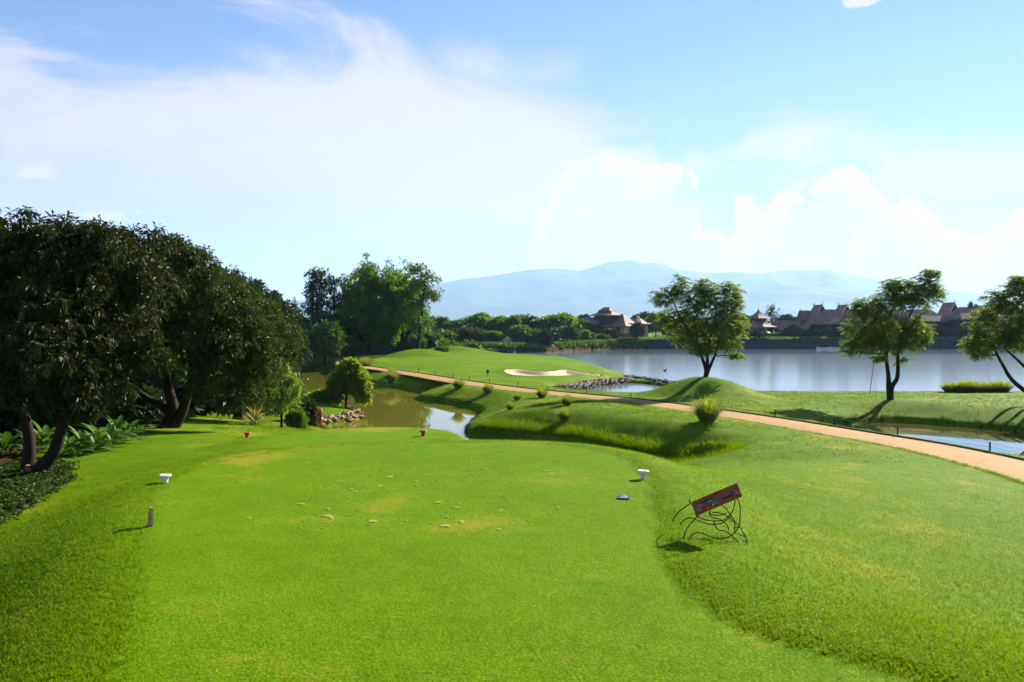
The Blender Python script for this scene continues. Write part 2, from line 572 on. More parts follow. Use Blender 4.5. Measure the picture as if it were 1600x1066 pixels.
CTRL = np.array([
    # left slope and garden
    (-8, 12, 2.45), (-8, 16, 2.38), (-10.2, 17.7, 2.25), (-12, 14, 2.1), (-16, 20, 2.2), (-11.6, 28, 2.0), (-8, 22, 2.32), (-6.2, 8, 2.12), (-9, 6, 1.75), (-7, 2, 1.9), (-4.2, 5.5, 2.42), (-6, 5, 2.1), (-4, 2, 2.4),
    (-14, 6, 1.5), (-20, 10, 2.0), (-5.3, 9, 2.4), (-18, 32, 2.0), (-14, 36, 1.6), (-12.5, 44, .75), (-22, 48, 1.4), (-30, 40, 2.0), (-20, 60, 1.0), (-35, 60, 1.8),
    (-40, 80, 1.6), (-60, 70, 2.0), (-9.5, 31, 1.7), (-10, 24, 2.25),
    # between the tees and the slope to the creek
    (-2, 18.9, 2.6), (-4.5, 19.2, 2.55), (1, 19, 2.55), (3, 18, 2.55), (3.7, 17, 2.5), (0, 22, 1.75), (0, 26, .95), (3, 22, 1.6), (3.5, 25, .9), (-3, 28, 1.5), (-6, 27, 1.8),
    (-3, 32, .8), (-7, 33, 1.1), (-8.5, 37, .75), (0, 30, .5), (5, 26, .8),
    # right hand slope and hollow
    (4.85, 18, 2.2), (7, 22.9, 1.65), (9.2, 26.7, 1.45), (8.7, 28.6, 1.4), (9.9, 21.5, 1.6), (10, 16.6, 1.7), (5.8, 12.6, 2.12), (3.6, 9.5, 2.6), (3.9, 12, 2.55), (4.0, 14.5, 2.45),
    (5.2, 8.5, 2.25), (8, 4, 2.1), (14, 8, 1.75), (16, 14, 1.5), (5, 3, 2.45), (10, -2, 2.2), (2.55, 10.5, 2.8), (2.7, 8.3, 2.84), (3.7, 6.8, 2.78), (4.3, 5.3, 2.74), (3.0, 13, 2.78), (2.9, 15.5, 2.72),
    # the mound between gully and path
    (2.56, 41.6, 1.5), (6, 39, 1.5), (7.9, 33.8, 1.55), (4.1, 38, 1.3), (0, 42.5, 1.05), (-1, 44.5, .8), (5.2, 33.9, 1.15), (2.9, 38, .98), (7.6, 31.9, 1.0), (.77, 50, 1.1), (0, 46.8, 1.0),
    (-2, 60, .95), (5, 46, 1.25), (9.2, 37.5, 1.4), (11, 32, 1.38),
    # by the path and the ponds
    (16.8, 30, .85), (15.6, 36, .75), (18.5, 28.5, .8), (12.8, 41, 1.05), (10.5, 46, 1.0), (15.2, 44, .9), (16, 25, 1.3), (20, 27, 1.1), (20, 20, 1.3),
    (9, 52, .9), (16.8, 54, .85), (13, 48.5, .95), (14, 59.5, .7), (22.5, 49.6, 1.05), (28.8, 53.5, 1.0), (19.4, 50, .85), (24, 55, .95), (33, 52, 1.0), (40, 50, 1.1),
    (35, 44, .85), (34, 36, .95), (30, 28, 1.2), (19, 57, .75),
    # the green and its surrounds
    (-9, 68, .9), (-6, 63.5, .9), (-10, 73, .95), (-15.9, 91, 1.3), (-11.5, 77.5, 1.05), (-6, 85, 1.6), (0, 85, 1.6), (4, 90, 1.55), (-10, 92, 1.6), (-4, 98, 1.75), (2, 101, 1.65), (-5.4, 70.7, 1.05),
    (0, 68.5, .95), (5, 74, .9), (9, 82, .8), (9.5, 90, 1.0), (7.5, 100, 1.2), (-16, 98, 1.4), (-14, 110, 1.6), (-6, 110, 1.7),
    (13.2, 80, .25), (12.3, 83.5, .25), (14.2, 76.5, .3), (12.0, 87, .4), (14.9, 73, .4),
    # beyond
    (-23, 106, 1.1), (-28, 108, 1.2), (-40, 112, 1.5), (-30, 130, 1.5), (-50, 150, 2.0), (0, 185, 1.6), (-25, 172, 1.5), (40, 215, 2.4), (100, 215, 2.4), (16, 195, 1.6),
    (-40, 190, 2.0), (-100, 100, 2.0), (100, 60, 1.3), (60, 50, 1.2), (150, 260, 2.4), (-150, 300, 2.4), (300, 300, 2.5), (-300, 0, 2.0), (0, -60, 2.6), (300, 0, 2.0), (-60, 20, 2), (60, 10, 1.6), (0, 600, 3.0)])


def _rbf():
    p = CTRL[:, :2]
    n = len(p)
    r = np.hypot(p[:, None, 0] - p[None, :, 0], p[:, None, 1] - p[None, :, 1])
    A = np.zeros((n + 1, n + 1))
    A[:n, :n] = r + np.eye(n) * -0.25
    A[:n, n] = 1
    A[n, :n] = 1
    s = np.linalg.solve(A, np.concatenate([CTRL[:, 2], [0]]))
    return s[:n], s[n]


RBF_W, RBF_C = _rbf()


def bump(X, Y, cx, cy, rx, ry, a, rot=0.0):
    dx, dy = X - cx, Y - cy
    c, s = cos(rot), sin(rot)
    r = np.hypot((dx * c + dy * s) / rx, (-dx * s + dy * c) / ry)
    return a * np.where(r < 1, 0.5 + 0.5 * np.cos(pi * np.minimum(r, 1)), 0)


def height(X, Y, full=False):
    X = np.asarray(X, float)
    Y = np.asarray(Y, float)
    z = np.full(X.shape, RBF_C)
    for (cx, cy, _), w in zip(CTRL, RBF_W):
        z = z + w * np.sqrt((X - cx) ** 2 + (Y - cy) ** 2 + 0.6)
    z = np.clip(z, 0.35, 6)
    near = (np.abs(X) < 80) & (Y < 140)
    z = z + np.where(near, 0.09 * fbm(X * .55, Y * .55, 4, 5), 0)
    # mounds
    z = z + bump(X, Y, 12.6, 54.4, 5.0, 5.0, 1.28) + bump(X, Y, -12.3, 108, 6.5, 6, .85) + bump(X, Y, -8.6, 117, 8.5, 6, 1.05)
    z = z + bump(X, Y, 4.6, 86, 3.2, 5, .18) + bump(X, Y, -13.2, 77.6, 2.2, 2.6, .55)
    z = z + bump(X, Y, 7.4, 32.2, 1.6, 1.0, .25, .3)
    # the bowl at the gully's end and the hollow beside it
    z = z - bump(X, Y, 6.9, 30.4, 1.7, 1.5, .75, .3) - bump(X, Y, 9.8, 25.6, 3.2, 1.2, .13, .25)
    # tee grounds: level platforms
    for poly, zt, w in ((TEE, 2.9, 2.2), (TEE_FRONT, 2.47, 1.6)):
        s = sdist(X, Y, poly)
        z = np.where(s < 0, zt, zt + (z - zt) * sstep(s, -0.02, w))
        z = z - 0.022 * np.exp(-((s - 0.05) / 0.07) ** 2)
        z = z + 0.02 * sstep(s, 0.1, 0.3) * sstep(s, 1.6, .5)
    g = sdist(X, Y, GREEN)
    # bunker
    b = sdist(X, Y, BUNKER)
    z = z - 0.32 * sstep(-b, -0.05, 1.0) + 0.10 * np.exp(-((b - .25) / .35) ** 2)
    # path bed
    pd = np.full(X.shape, 1e9)
    pz = np.zeros(X.shape)
    m = (np.abs(X) < 40) & (Y > 5) & (Y < 130)
    if m.any():
        xs, ys = X[m], Y[m]
        dd = np.full(xs.shape, 1e9)
        zz = np.zeros(xs.shape)
        for i in range(0, len(PATH_S) - 1):
            x0, y0, z0, h0 = PATH_S[i]
            x1, y1, z1, h1 = PATH_S[i + 1]
            dx, dy = x1 - x0, y1 - y0
            t = np.clip(((xs - x0) * dx + (ys - y0) * dy) / (dx * dx + dy * dy), 0, 1)
            d = np.hypot(xs - x0 - t * dx, ys - y0 - t * dy)
            k = d < dd
            dd = np.where(k, d, dd)
            zz = np.where(k, z0 + t * (z1 - z0), zz)
        pd[m] = dd
        pz[m] = zz
    lake_side = (X > np.interp(Y, PATH_S[:, 1], PATH_S[:, 0])) & (Y < 62)      # narrow verge towards the ponds
    reach = np.where(lake_side, 2.1, 3.6)
    z = np.where(pd < 5, pz + 0.01 + (z - pz - 0.01) * sstep(pd, 1.15, reach), z)
    z = np.where(pd < 1.12, pz - 0.05 - 0.1 * sstep(1.05 - pd, 0, .3), z)
    # water bodies
    near_tee = sstep(Y, 42, 36)
    sc = sdist(X, Y, CREEK_S)
    sl = sdist(X, Y, LAKE_S)
    si = sdist(X, Y, INNER_S)
    sp = sdist(X, Y, POND_S)
    jit = 0.22 * fbm(X * 1.3, Y * 1.3, 3, 9)
    wet = np.full(X.shape, 1e9)
    for s, w, e in ((sc, 2.7, .20), (sl, np.where(Y > 150, 1.6, 3.2), np.where(Y > 150, .5, .18)), (si, 1.8, .2), (sp, 3.4, .15)):
        s = s + np.where(Y < 140, jit, jit * 3)
        z = np.where(s > 0, np.minimum(z, e + np.maximum(z - e, 0) * np.clip(sstep(s, -.28 * w, w) * 1.0, 0, 1)), z)
        z = np.where(s > 0, z * sstep(s, -.22, .22) + (1 - sstep(s, -.22, .22)) * -.1, -0.1 + np.maximum(s * 0.6, -1.2))
        wet = np.minimum(wet, s)
    if full:
        return z, dict(tee=sdist(X, Y, TEE), tee2=sdist(X, Y, TEE_FRONT), green=g, bunker=b, path=pd, wet=wet, lake=sl, creek=sc)
    return z


def ground_z(x, y):
    return float(height(np.array([x]), np.array([y]))[0])


# grid lines: fine where the camera looks, coarse far away
def spaced(stops):
    out = [stops[0][0]]
    for (a, da), (b, db) in zip(stops[:-1], stops[1:]):
        x = a
        while True:
            t = (x - a) / (b - a)
            x += da + (db - da) * t
            if x >= b - 1e-6:
                break
            out.append(x)
        out.append(b)
    return np.array(out)


GX = spaced([(-14500, 4000), (-1000, 300), (-260, 40), (-90, 4), (-45, .8), (-20, .32), (-8, .14), (8, .14), (18, .22), (32, .4), (60, 1.2), (120, 6), (300, 40), (1000, 300), (16000, 4000)])
GY = spaced([(-2500, 900), (-300, 80), (-40, 8), (-4, .5), (4, .16), (20, .14), (32, .2), (60, .3), (95, .45), (128, .6), (160, 1.2), (215, 1.2), (260, 6), (500, 40), (1500, 300), (13400, 3000)])


def M_ground():
    m, q = new_mat('grass_ground')
    out = q.n('ShaderNodeOutputMaterial')
    b = q.n('ShaderNodeBsdfPrincipled')
    tc = q.n('ShaderNodeTexCoord')
    o = tc.outputs['Object']
    at = q.n('ShaderNodeAttribute', attribute_name='zones')
    sp = q.n('ShaderNodeSeparateColor')
    q.link(at.outputs['Color'], sp.inputs[0])
    mown, soil, divot = sp.outputs
    n1 = q.noise(o, .35, 5, .6)
    n2 = q.noise(o, 2.3, 5, .65)
    n3 = q.noise(o, 38, 3, .6)
    n4 = q.noise(o, 9, 4, .7)
    rough_c = q.ramp(q.m('ADD', q.m('MULTIPLY', n2, .55), q.m('MULTIPLY', n1, .45)),
                     [(.32, (.048, .118, .002)), (.5, (.100, .200, .003)), (.68, (.172, .236, .006))])
    tee_c = q.ramp(q.m('ADD', q.m('MULTIPLY', n2, .6), q.m('MULTIPLY', n1, .4)),
                   [(.30, (.068, .170, .002)), (.5, (.108, .235, .003)), (.7, (.160, .270, .006))])
    c = q.mix(mown, rough_c, tee_c)
    # fine blades
    c = q.mix(q.m('MULTIPLY', q.step(n3, .38, .62), .55), q.mix(.5, c, (.02, .05, .002)), q.mix(.25, c, (.28, .36, .008)))
    # dry, worn patches
    dry = q.m('MULTIPLY', q.step(q.m('ADD', n1, q.m('MULTIPLY', n4, .35)), .72, .86), .55)
    c = q.mix(dry, c, (.26, .21, .025))
    # scars of the tee shots, filled with sand
    vo = q.n('ShaderNodeTexVoronoi', feature='F1')
    q.link(q.scalevec(o, (1.0, .8, 1.0)), vo.inputs['Vector'])
    vo.inputs['Scale'].default_value = 2.6
    vd = q.m('ADD', vo.outputs['Distance'], q.m('MULTIPLY', n4, .22))
    sel = q.n('ShaderNodeSeparateColor')
    q.link(vo.outputs['Color'], sel.inputs[0])
    dv = q.m('MULTIPLY', q.step(vd, .26, .17), q.m('MULTIPLY', divot, q.step(sel.outputs[0], .45, .55)))
    c = q.mix(q.m('MULTIPLY', dv, .85), c, q.mix(sel.outputs[1], (.36, .28, .10), (.20, .13, .04)))
    # bare soil at the banks
    so = q.step(q.m('ADD', soil, q.m('MULTIPLY', q.m('SUBTRACT', n4, .5), .9)), .35, .65)
    c = q.mix(so, c, q.ramp(n2, [(.3, (.026, .013, .005)), (.7, (.085, .040, .015))]))
    q.link(c, b.inputs['Base Color'])
    b.inputs['Roughness'].default_value = .8
    b.inputs['Specular IOR Level'].default_value = .02
    bp = q.n('ShaderNodeBump')
    bp.inputs['Strength'].default_value = .55
    bp.inputs['Distance'].default_value = .05
    hh = q.m('ADD', q.m('MULTIPLY', n3, .5), q.m('MULTIPLY', n4, q.m('SUBTRACT', 1.3, mown)))
    q.link(hh, bp.inputs['Height'])
    q.link(bp.outputs[0], b.inputs['Normal'])
    q.link(b.outputs[0], out.inputs[0])
    return m


def build_ground():
    X, Y = np.meshgrid(GX, GY)
    Z, a = height(X, Y, True)
    ny, nx = X.shape
    v = np.stack([X, Y, Z], -1).reshape(-1, 3)
    i = (np.arange(ny - 1)[:, None] * nx + np.arange(nx - 1)[None, :]).ravel()
    f = np.stack([i, i + 1, i + 1 + nx, i + nx], -1)
    me = mesh_from('ground', v, f, M_ground())
    mown = np.maximum.reduce([sstep(-a['tee'], -.02, .12), sstep(-a['tee2'], -.02, .12), 1.25 * sstep(-a['green'], -.3, .3), .55 * sstep(-a['green'], -9, -6) * (Y > 62)])
    far_bank = (Y > 150) * sstep(-np.abs(Z - .5), -1.1, -.4) * sstep(a['lake'], 9, 3)
    soil = np.maximum(.75 * sstep(-np.abs(Z - .03), -.22, -.05), far_bank * 1.0) * (a['wet'] < 8) + .75 * np.exp(-((a['bunker'] - .1) / .15) ** 2)
    bed = sstep(X, -.40 * Y - 2.2, -.40 * Y - 4.0) * sstep(Y, 15, 18) * sstep(Y, 60, 40)
    soil = np.maximum(soil, .6 * bed)
    dv = sstep(np.hypot((X + .6) / 2.9, (Y - 13.3) / 3.2), 1.0, .55)
    colr = np.stack([mown.ravel(), soil.ravel(), dv.ravel(), np.ones(mown.size)], -1).astype(np.float32)
    at = me.color_attributes.new('zones', 'FLOAT_COLOR', 'POINT')
    at.data.foreach_set('color', colr.ravel())
    tag(obj('ground', me), kind='structure')


build_ground()


def strip(name, line, offs, zs, mat, kind='structure'):
    """band along a centre line: offs/zs = cross-section (offset to the right, height above the line)"""
    p = np.asarray(line)
    t = np.gradient(p[:, :2], axis=0)
    t /= np.linalg.norm(t, axis=1, keepdims=True)
    nrm = np.stack([t[:, 1], -t[:, 0]], -1)
    k = len(offs)
    v = []
    for j in range(k):
        o = np.asarray(offs[j])
        v.append(np.column_stack([p[:, :2] + nrm * np.broadcast_to(o, (len(p),))[:, None], p[:, 2] + zs[j]]))
    v = np.stack(v, 1).reshape(-1, 3)
    i = (np.arange(len(p) - 1)[:, None] * k + np.arange(k - 1)[None, :]).ravel()
    f = np.stack([i, i + 1, i + 1 + k, i + k], -1)
    o = obj(name, mesh_from(name, v, f, mat))
    if kind:
        o['kind'] = kind
    return o


def M_path():
    m, q = new_mat('path_laterite')
    out = q.n('ShaderNodeOutputMaterial')
    b = q.n('ShaderNodeBsdfPrincipled')
    o = q.n('ShaderNodeTexCoord').outputs['Object']
    n1, n2, n3 = q.noise(o, .5, 4), q.noise(o, 5, 5, .7), q.noise(o, 60, 3)
    c = q.ramp(q.m('ADD', q.m('MULTIPLY', n1, .5), q.m('MULTIPLY', n2, .5)), [(.3, (.26, .145, .046)), (.52, (.35, .205, .068)), (.72, (.42, .26, .098))])
    c = q.mix(q.m('MULTIPLY', n3, .35), c, (.16, .08, .03))
    c = q.mix(q.step(q.noise(o, 1.7, 5, .7), .56, .70, 0, .6), c, (.20, .12, .05))
    q.link(c, b.inputs['Base Color'])
    b.inputs['Roughness'].default_value = .9
    b.inputs['Specular IOR Level'].default_value = .15
    bp = q.n('ShaderNodeBump')
    bp.inputs['Strength'].default_value = .4
    bp.inputs['Distance'].default_value = .02
    q.link(n3, bp.inputs['Height'])
    q.link(bp.outputs[0], b.inputs['Normal'])
    q.link(b.outputs[0], out.inputs[0])
    return m


hw = PATH_S[:, 3]
rag = .05 * np.sin(np.arange(len(hw)) * 2.1) + .05 * np.sin(np.arange(len(hw)) * .83) + .06 * np.sin(np.arange(len(hw)) * 3.7 + 1)
strip('path', PATH_S, [-hw + .02 + rag, -hw * .5, hw * 0, hw * .5, hw - .02], [-.012, .01, .02, .01, -.012], M_path())
# low edging strip on the path's lake side, dark in place of the shade there
M_edge = simple('edging_shade_dark', (.030, .024, .018), .8, .2)
strip('path_shade_edging', PATH_S[:-30], [hw[:-30] + .00, hw[:-30] + .005, hw[:-30] + .055, hw[:-30] + .06], [-.12, .045, .045, -.12], M_edge)


# bunker sand
def build_bunker():
    xs = np.array(BUNKER)
    x0, y0 = xs.min(0) - .3
    x1, y1 = xs.max(0) + .3
    gx, gy = np.arange(x0, x1, .12), np.arange(y0, y1, .15)
    X, Y = np.meshgrid(gx, gy)
    Z, a = height(X, Y, True)
    s = a['bunker'] + .10 * fbm(X * 1.5, Y * 1.5, 3, 3)
    Z = Z + .03 + .025 * fbm(X * 3, Y * 3, 3, 8) - sstep(s, -.08, .10) * .16
    n = X.shape[1]
    keep = s < .3
    i = (np.arange(X.shape[0] - 1)[:, None] * n + np.arange(n - 1)[None, :]).ravel()
    kk = keep.ravel()
    f = np.stack([i, i + 1, i + 1 + n, i + n], -1)
    f = f[kk[f].all(1)]
    me = mesh_from('bunker_sand', np.stack([X, Y, Z], -1).reshape(-1, 3), f, simple('bunker_sand', (.52, .39, .25), .95, .1, .12, 3, .5))
    tag(obj('bunker_sand', me), kind='structure')


build_bunker()


# ------------------------------------------------------------------ water
def M_water(name, murk, rip, scale, stretch=1.0, rough=.015):
    m, q = new_mat(name)
    out = q.n('ShaderNodeOutputMaterial')
    b = q.n('ShaderNodeBsdfPrincipled')
    o = q.n('ShaderNodeTexCoord').outputs['Object']
    big = q.noise(q.scalevec(o, (.35, 1.0, 1)), .05, 3, .5)
    calm = q.step(big, .40, .60)
    b.inputs['Base Color'].default_value = (*murk, 1)
    if isinstance(rough, tuple):          # sheltered calm strip under the far shore, wind-ruffled further out
        sep = q.n('ShaderNodeSeparateXYZ')
        q.link(o, sep.inputs[0])
        ys = q.m('ADD', sep.outputs[1], q.m('MULTIPLY', q.m('SUBTRACT', q.noise(q.scalevec(o, (.25, 1, 1)), .04, 3), .5), 60))
        q.link(q.step(ys, 150, 186, rough[1], rough[0]), b.inputs['Roughness'])
    else:
        b.inputs['Roughness'].default_value = rough
    b.inputs['IOR'].default_value = 1.333
    b.inputs['Specular IOR Level'].default_value = .6
    h = q.m('ADD', q.noise(q.scalevec(o, (1, stretch, 1)), scale, 3, .5), q.m('MULTIPLY', q.noise(o, scale * .22, 2, .5), 1.5))
    bp = q.n('ShaderNodeBump')
    bp.inputs['Distance'].default_value = .1
    q.link(q.m('MULTIPLY', q.m('ADD', q.m('MULTIPLY', calm, .8), .2), rip), bp.inputs['Strength'])
    q.link(h, bp.inputs['Height'])
    q.link(bp.outputs[0], b.inputs['Normal'])
    q.link(b.outputs[0], out.inputs[0])
    return m


def sheet(name, rects, mat):
    mb = MB()
    for x0, y0, x1, y1 in rects:
        mb.add([(x0, y0, 0), (x1, y0, 0), (x1, y1, 0), (x0, y1, 0)], [(0, 1, 2, 3)])
    tag(obj(name, mb.mesh(name, mat)), kind='structure')


W_lake = M_water('lake_water', (.12, .17, .20), .06, 1.1, .7, (.04, .13))
W_creek = M_water('creek_water', (.125, .118, .014), .03, .9)
W_pond = M_water('pond_water', (.07, .062, .018), .008, .9)
sheet('lake_water', [(3.3, 57.6, 420, 116), (-40, 116, 420, 215)], W_lake)
sheet('creek_water', [(-60, 53, 3.29, 115.99), (-30, 26, 8.5, 53)], W_creek)
sheet('pond_water', [(15.6, 27, 34, 49)], W_pond)

# ------------------------------------------------------------------ mountains and the air in front of them
def build_mountains():
    D = 11000.0
    prof = [(-900, 470), (-300, 466), (200, 462), (420, 470), (520, 468), (620, 455), (690, 442), (730, 434), (780, 427), (830, 419), (855, 418), (880, 418), (905, 421), (930, 415), (955, 408), (985, 405),
            (1005, 411), (1025, 409), (1045, 416), (1065, 421), (1100, 425), (1150, 423), (1185, 427), (1220, 422), (1285, 421), (1310, 426), (1345, 432), (1400, 441), (1440, 451), (1500, 455), (1550, 462), (1640, 459), (1750, 468), (2200, 470), (2800, 475)]
    px = np.array([p[0] for p in prof])
    top = np.array([(YH - p[1]) / F * D + H for p in prof])
    xs = np.linspace(-13000, 15000, 560)
    ys = np.linspace(-3400, 1800, 74)
    X, YY = np.meshgrid(xs, ys)
    crest = np.interp(xs, (px - 800) / F * D, top)
    k = YY / np.where(YY < 0, 3400, 1800)
    base = crest[None, :] * np.clip(1 - np.abs(k) ** 1.15, 0, 1)
    rid = np.abs(fbm(X / 900, YY / 1000, 5, 3)) * 2.0
    Z = base - rid * 460 * np.clip(1 - np.abs(k), 0, 1) * np.clip(np.abs(k) * 5, 0.02, 1)
    Z = np.maximum(Z, -5)
    n = len(xs)
    i = (np.arange(len(ys) - 1)[:, None] * n + np.arange(n - 1)[None, :]).ravel()
    f = np.stack([i, i + 1, i + 1 + n, i + n], -1)
    me = mesh_from('mountains', np.stack([X, D + YY, Z], -1).reshape(-1, 3), f, simple('mountain_forest', (.035, .06, .025), .95, .05, .5, .004, 0))
    tag(obj('mountains', me), kind='structure')


build_mountains()
HAZE_DENSITY = 0.85e-4


def build_haze():
    mb = MB()
    x0, x1, y0, y1, z0, z1 = -15000, 16500, -3500, 13500, -8, 890
    mb.box(((x0 + x1) / 2, (y0 + y1) / 2, (z0 + z1) / 2), (x1 - x0, y1 - y0, z1 - z0))
    m, q = new_mat('haze')
    out = q.n('ShaderNodeOutputMaterial')
    v = q.n('ShaderNodeVolumePrincipled')
    v.inputs['Color'].default_value = (.42, .64, 1.0, 1)
    v.inputs['Density'].default_value = HAZE_DENSITY
    v.inputs['Anisotropy'].default_value = .2
    q.link(v.outputs[0], out.inputs['Volume'])
    o = obj('haze', mb.mesh('haze', m))
    tag(o, kind='stuff')


build_haze()

# ------------------------------------------------------------------ plants
def W(px, py, d):
    """point at distance d (along y) seen at (px, py) of the survey photograph"""
    return np.array([(px - 800) / F * d, d, H - (py - YH) * d / F])


def unit(v):
    return v / (np.linalg.norm(v, axis=-1, keepdims=True) + 1e-9)


def leaf_arrays(c, axis, nrm, L, Wd, fold=.25, curl=.15):
    """folded leaves: base, two sides, tip; c, axis, nrm (n,3); L, Wd (n,)"""
    axis = unit(axis)
    side = unit(np.cross(axis, nrm))
    up = np.cross(side, axis)
    L = np.asarray(L)[:, None] if np.ndim(L) else L
    Wd = np.asarray(Wd)[:, None] if np.ndim(Wd) else Wd
    mid = c + axis * L * .48 + up * (fold * Wd)
    tip = c + axis * L - np.array([0, 0, 1.0]) * (curl * L)
    v = np.stack([c, mid + side * Wd * .5, tip, mid - side * Wd * .5], 1).reshape(-1, 3)
    i = np.arange(len(c))[:, None] * 4
    f = np.concatenate([i + np.array([0, 1, 2]), i + np.array([0, 2, 3])], 1).reshape(-1, 3)
    return v, f


def lobe_points(rng, lobes, n, shell=(.62, 1.02), low=-.75, clear=.62):
    """points and outward directions through the outer layers of a union of ellipsoids"""
    lb = np.array([(*l[0], *(l[1] if np.ndim(l[1]) else (l[1],) * 3)) for l in lobes], float)
    area = (lb[:, 3] * lb[:, 4] + lb[:, 3] * lb[:, 5])
    k = rng.choice(len(lb), n * 2, p=area / area.sum())
    d = unit(rng.normal(size=(n * 2, 3)))
    d[:, 2] = np.where(d[:, 2] < low, -d[:, 2], d[:, 2])
    r = shell[1] - (shell[1] - shell[0]) * rng.random(n * 2) ** 1.6
    p = lb[k, :3] + d * lb[k, 3:] * r[:, None]
    keep = np.ones(len(p), bool)
    for j in range(len(lb)):
        q = np.linalg.norm((p - lb[j, :3]) / lb[j, 3:], axis=1)
        keep &= ~((q < clear) & (k != j))
    return p[keep][:n], d[keep][:n]


def crown(rng, lobes, n, per, L, ratio, droop=.5, shell=(.62, 1.02), low=-.75, holes=.0, hs=1.2, spread=.5, curl=.15):
    p, d = lobe_points(rng, lobes, n, shell, low)
    if holes:
        h = fbm(p[:, 0] * hs + p[:, 2] * hs * .7, p[:, 1] * hs - p[:, 2] * hs * .8, 3, int(rng.integers(1000)))
        keep = h > -.5 + holes
        p, d = p[keep], d[keep]
    n = len(p)
    c = np.repeat(p, per, 0)
    o = np.repeat(d, per, 0)
    t = rng.normal(size=(n * per, 3))
    ax = unit(o * .35 + unit(t) * .9 - np.array([0, 0, droop]))
    nr = unit(o * .7 + np.array([0, 0, .7]) + rng.normal(size=(n * per, 3)) * .35)
    ll = L * (.6 + .7 * rng.random(n * per))
    c = c + unit(t) * (L * spread) * rng.random((n * per, 1))
    return leaf_arrays(c, ax, nr, ll, ll * ratio, curl=curl)


def limb(rng, a, b, r0, r1, n=7, wob=.08, sag=0.0):
    a, b = np.asarray(a, float), np.asarray(b, float)
    t = np.linspace(0, 1, n)[:, None]
    ln = np.linalg.norm(b - a)
    p = a + (b - a) * t
    p[1:-1] += rng.normal(size=(n - 2, 3)) * wob * ln * .35
    p[:, 2] += (sag * ln * np.sin(t * pi))[:, 0]
    r = r0 + (r1 - r0) * t[:, 0] ** .8
    return p, r


def join_leaves(parts):
    V, Fc, n = [], [], 0
    for v, f in parts:
        V.append(v)
        Fc.append(f + n)
        n += len(v)
    return np.concatenate(V), np.concatenate(Fc)


M_bark = simple('bark_brown', (.019, .012, .008), .9, .2, .5, 7, .9)
M_bark_pale = simple('bark_pale', (.12, .085, .055), .9, .2, .45, 6, .8)
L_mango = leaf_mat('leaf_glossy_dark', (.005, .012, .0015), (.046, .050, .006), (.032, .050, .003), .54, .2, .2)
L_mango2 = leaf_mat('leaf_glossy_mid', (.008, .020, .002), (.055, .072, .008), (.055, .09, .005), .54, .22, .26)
L_tips = leaf_mat('leaf_reddish_tips', (.10, .050, .016), (.16, .09, .03), (.13, .06, .015), .6, .3, .3)
L_airy = leaf_mat('leaf_feathery', (.042, .084, .004), (.130, .190, .011), (.20, .29, .008), .5, .25, .52)
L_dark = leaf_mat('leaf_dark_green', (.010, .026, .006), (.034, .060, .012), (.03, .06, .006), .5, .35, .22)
L_mid = leaf_mat('leaf_mid_green', (.030, .078, .005), (.100, .180, .012), (.11, .20, .006), .5, .35, .3)
L_bamboo = leaf_mat('leaf_bamboo', (.028, .082, .003), (.105, .210, .008), (.13, .26, .004), .55, .15, .42)
L_lime = leaf_mat('leaf_lime', (.090, .150, .012), (.20, .28, .03), (.20, .30, .015), .45, .4, .4)
L_olive = leaf_mat('leaf_olive', (.035, .050, .012), (.085, .10, .025), (.08, .09, .012), .55, .3, .3)
L_blue = leaf_mat('leaf_bluish', (.014, .030, .018), (.040, .066, .036), (.03, .06, .02), .5, .35, .2)


def place_tree(name, label, cat, base, trunk_me, crown_me, group=None, rz=0.0, scale=1.0, extra=None):
    t = thing(name, label, cat, base, rz, group, scale)
    if trunk_me is not None:
        obj('trunk', trunk_me, t)
    obj('crown', crown_me, t)
    return t


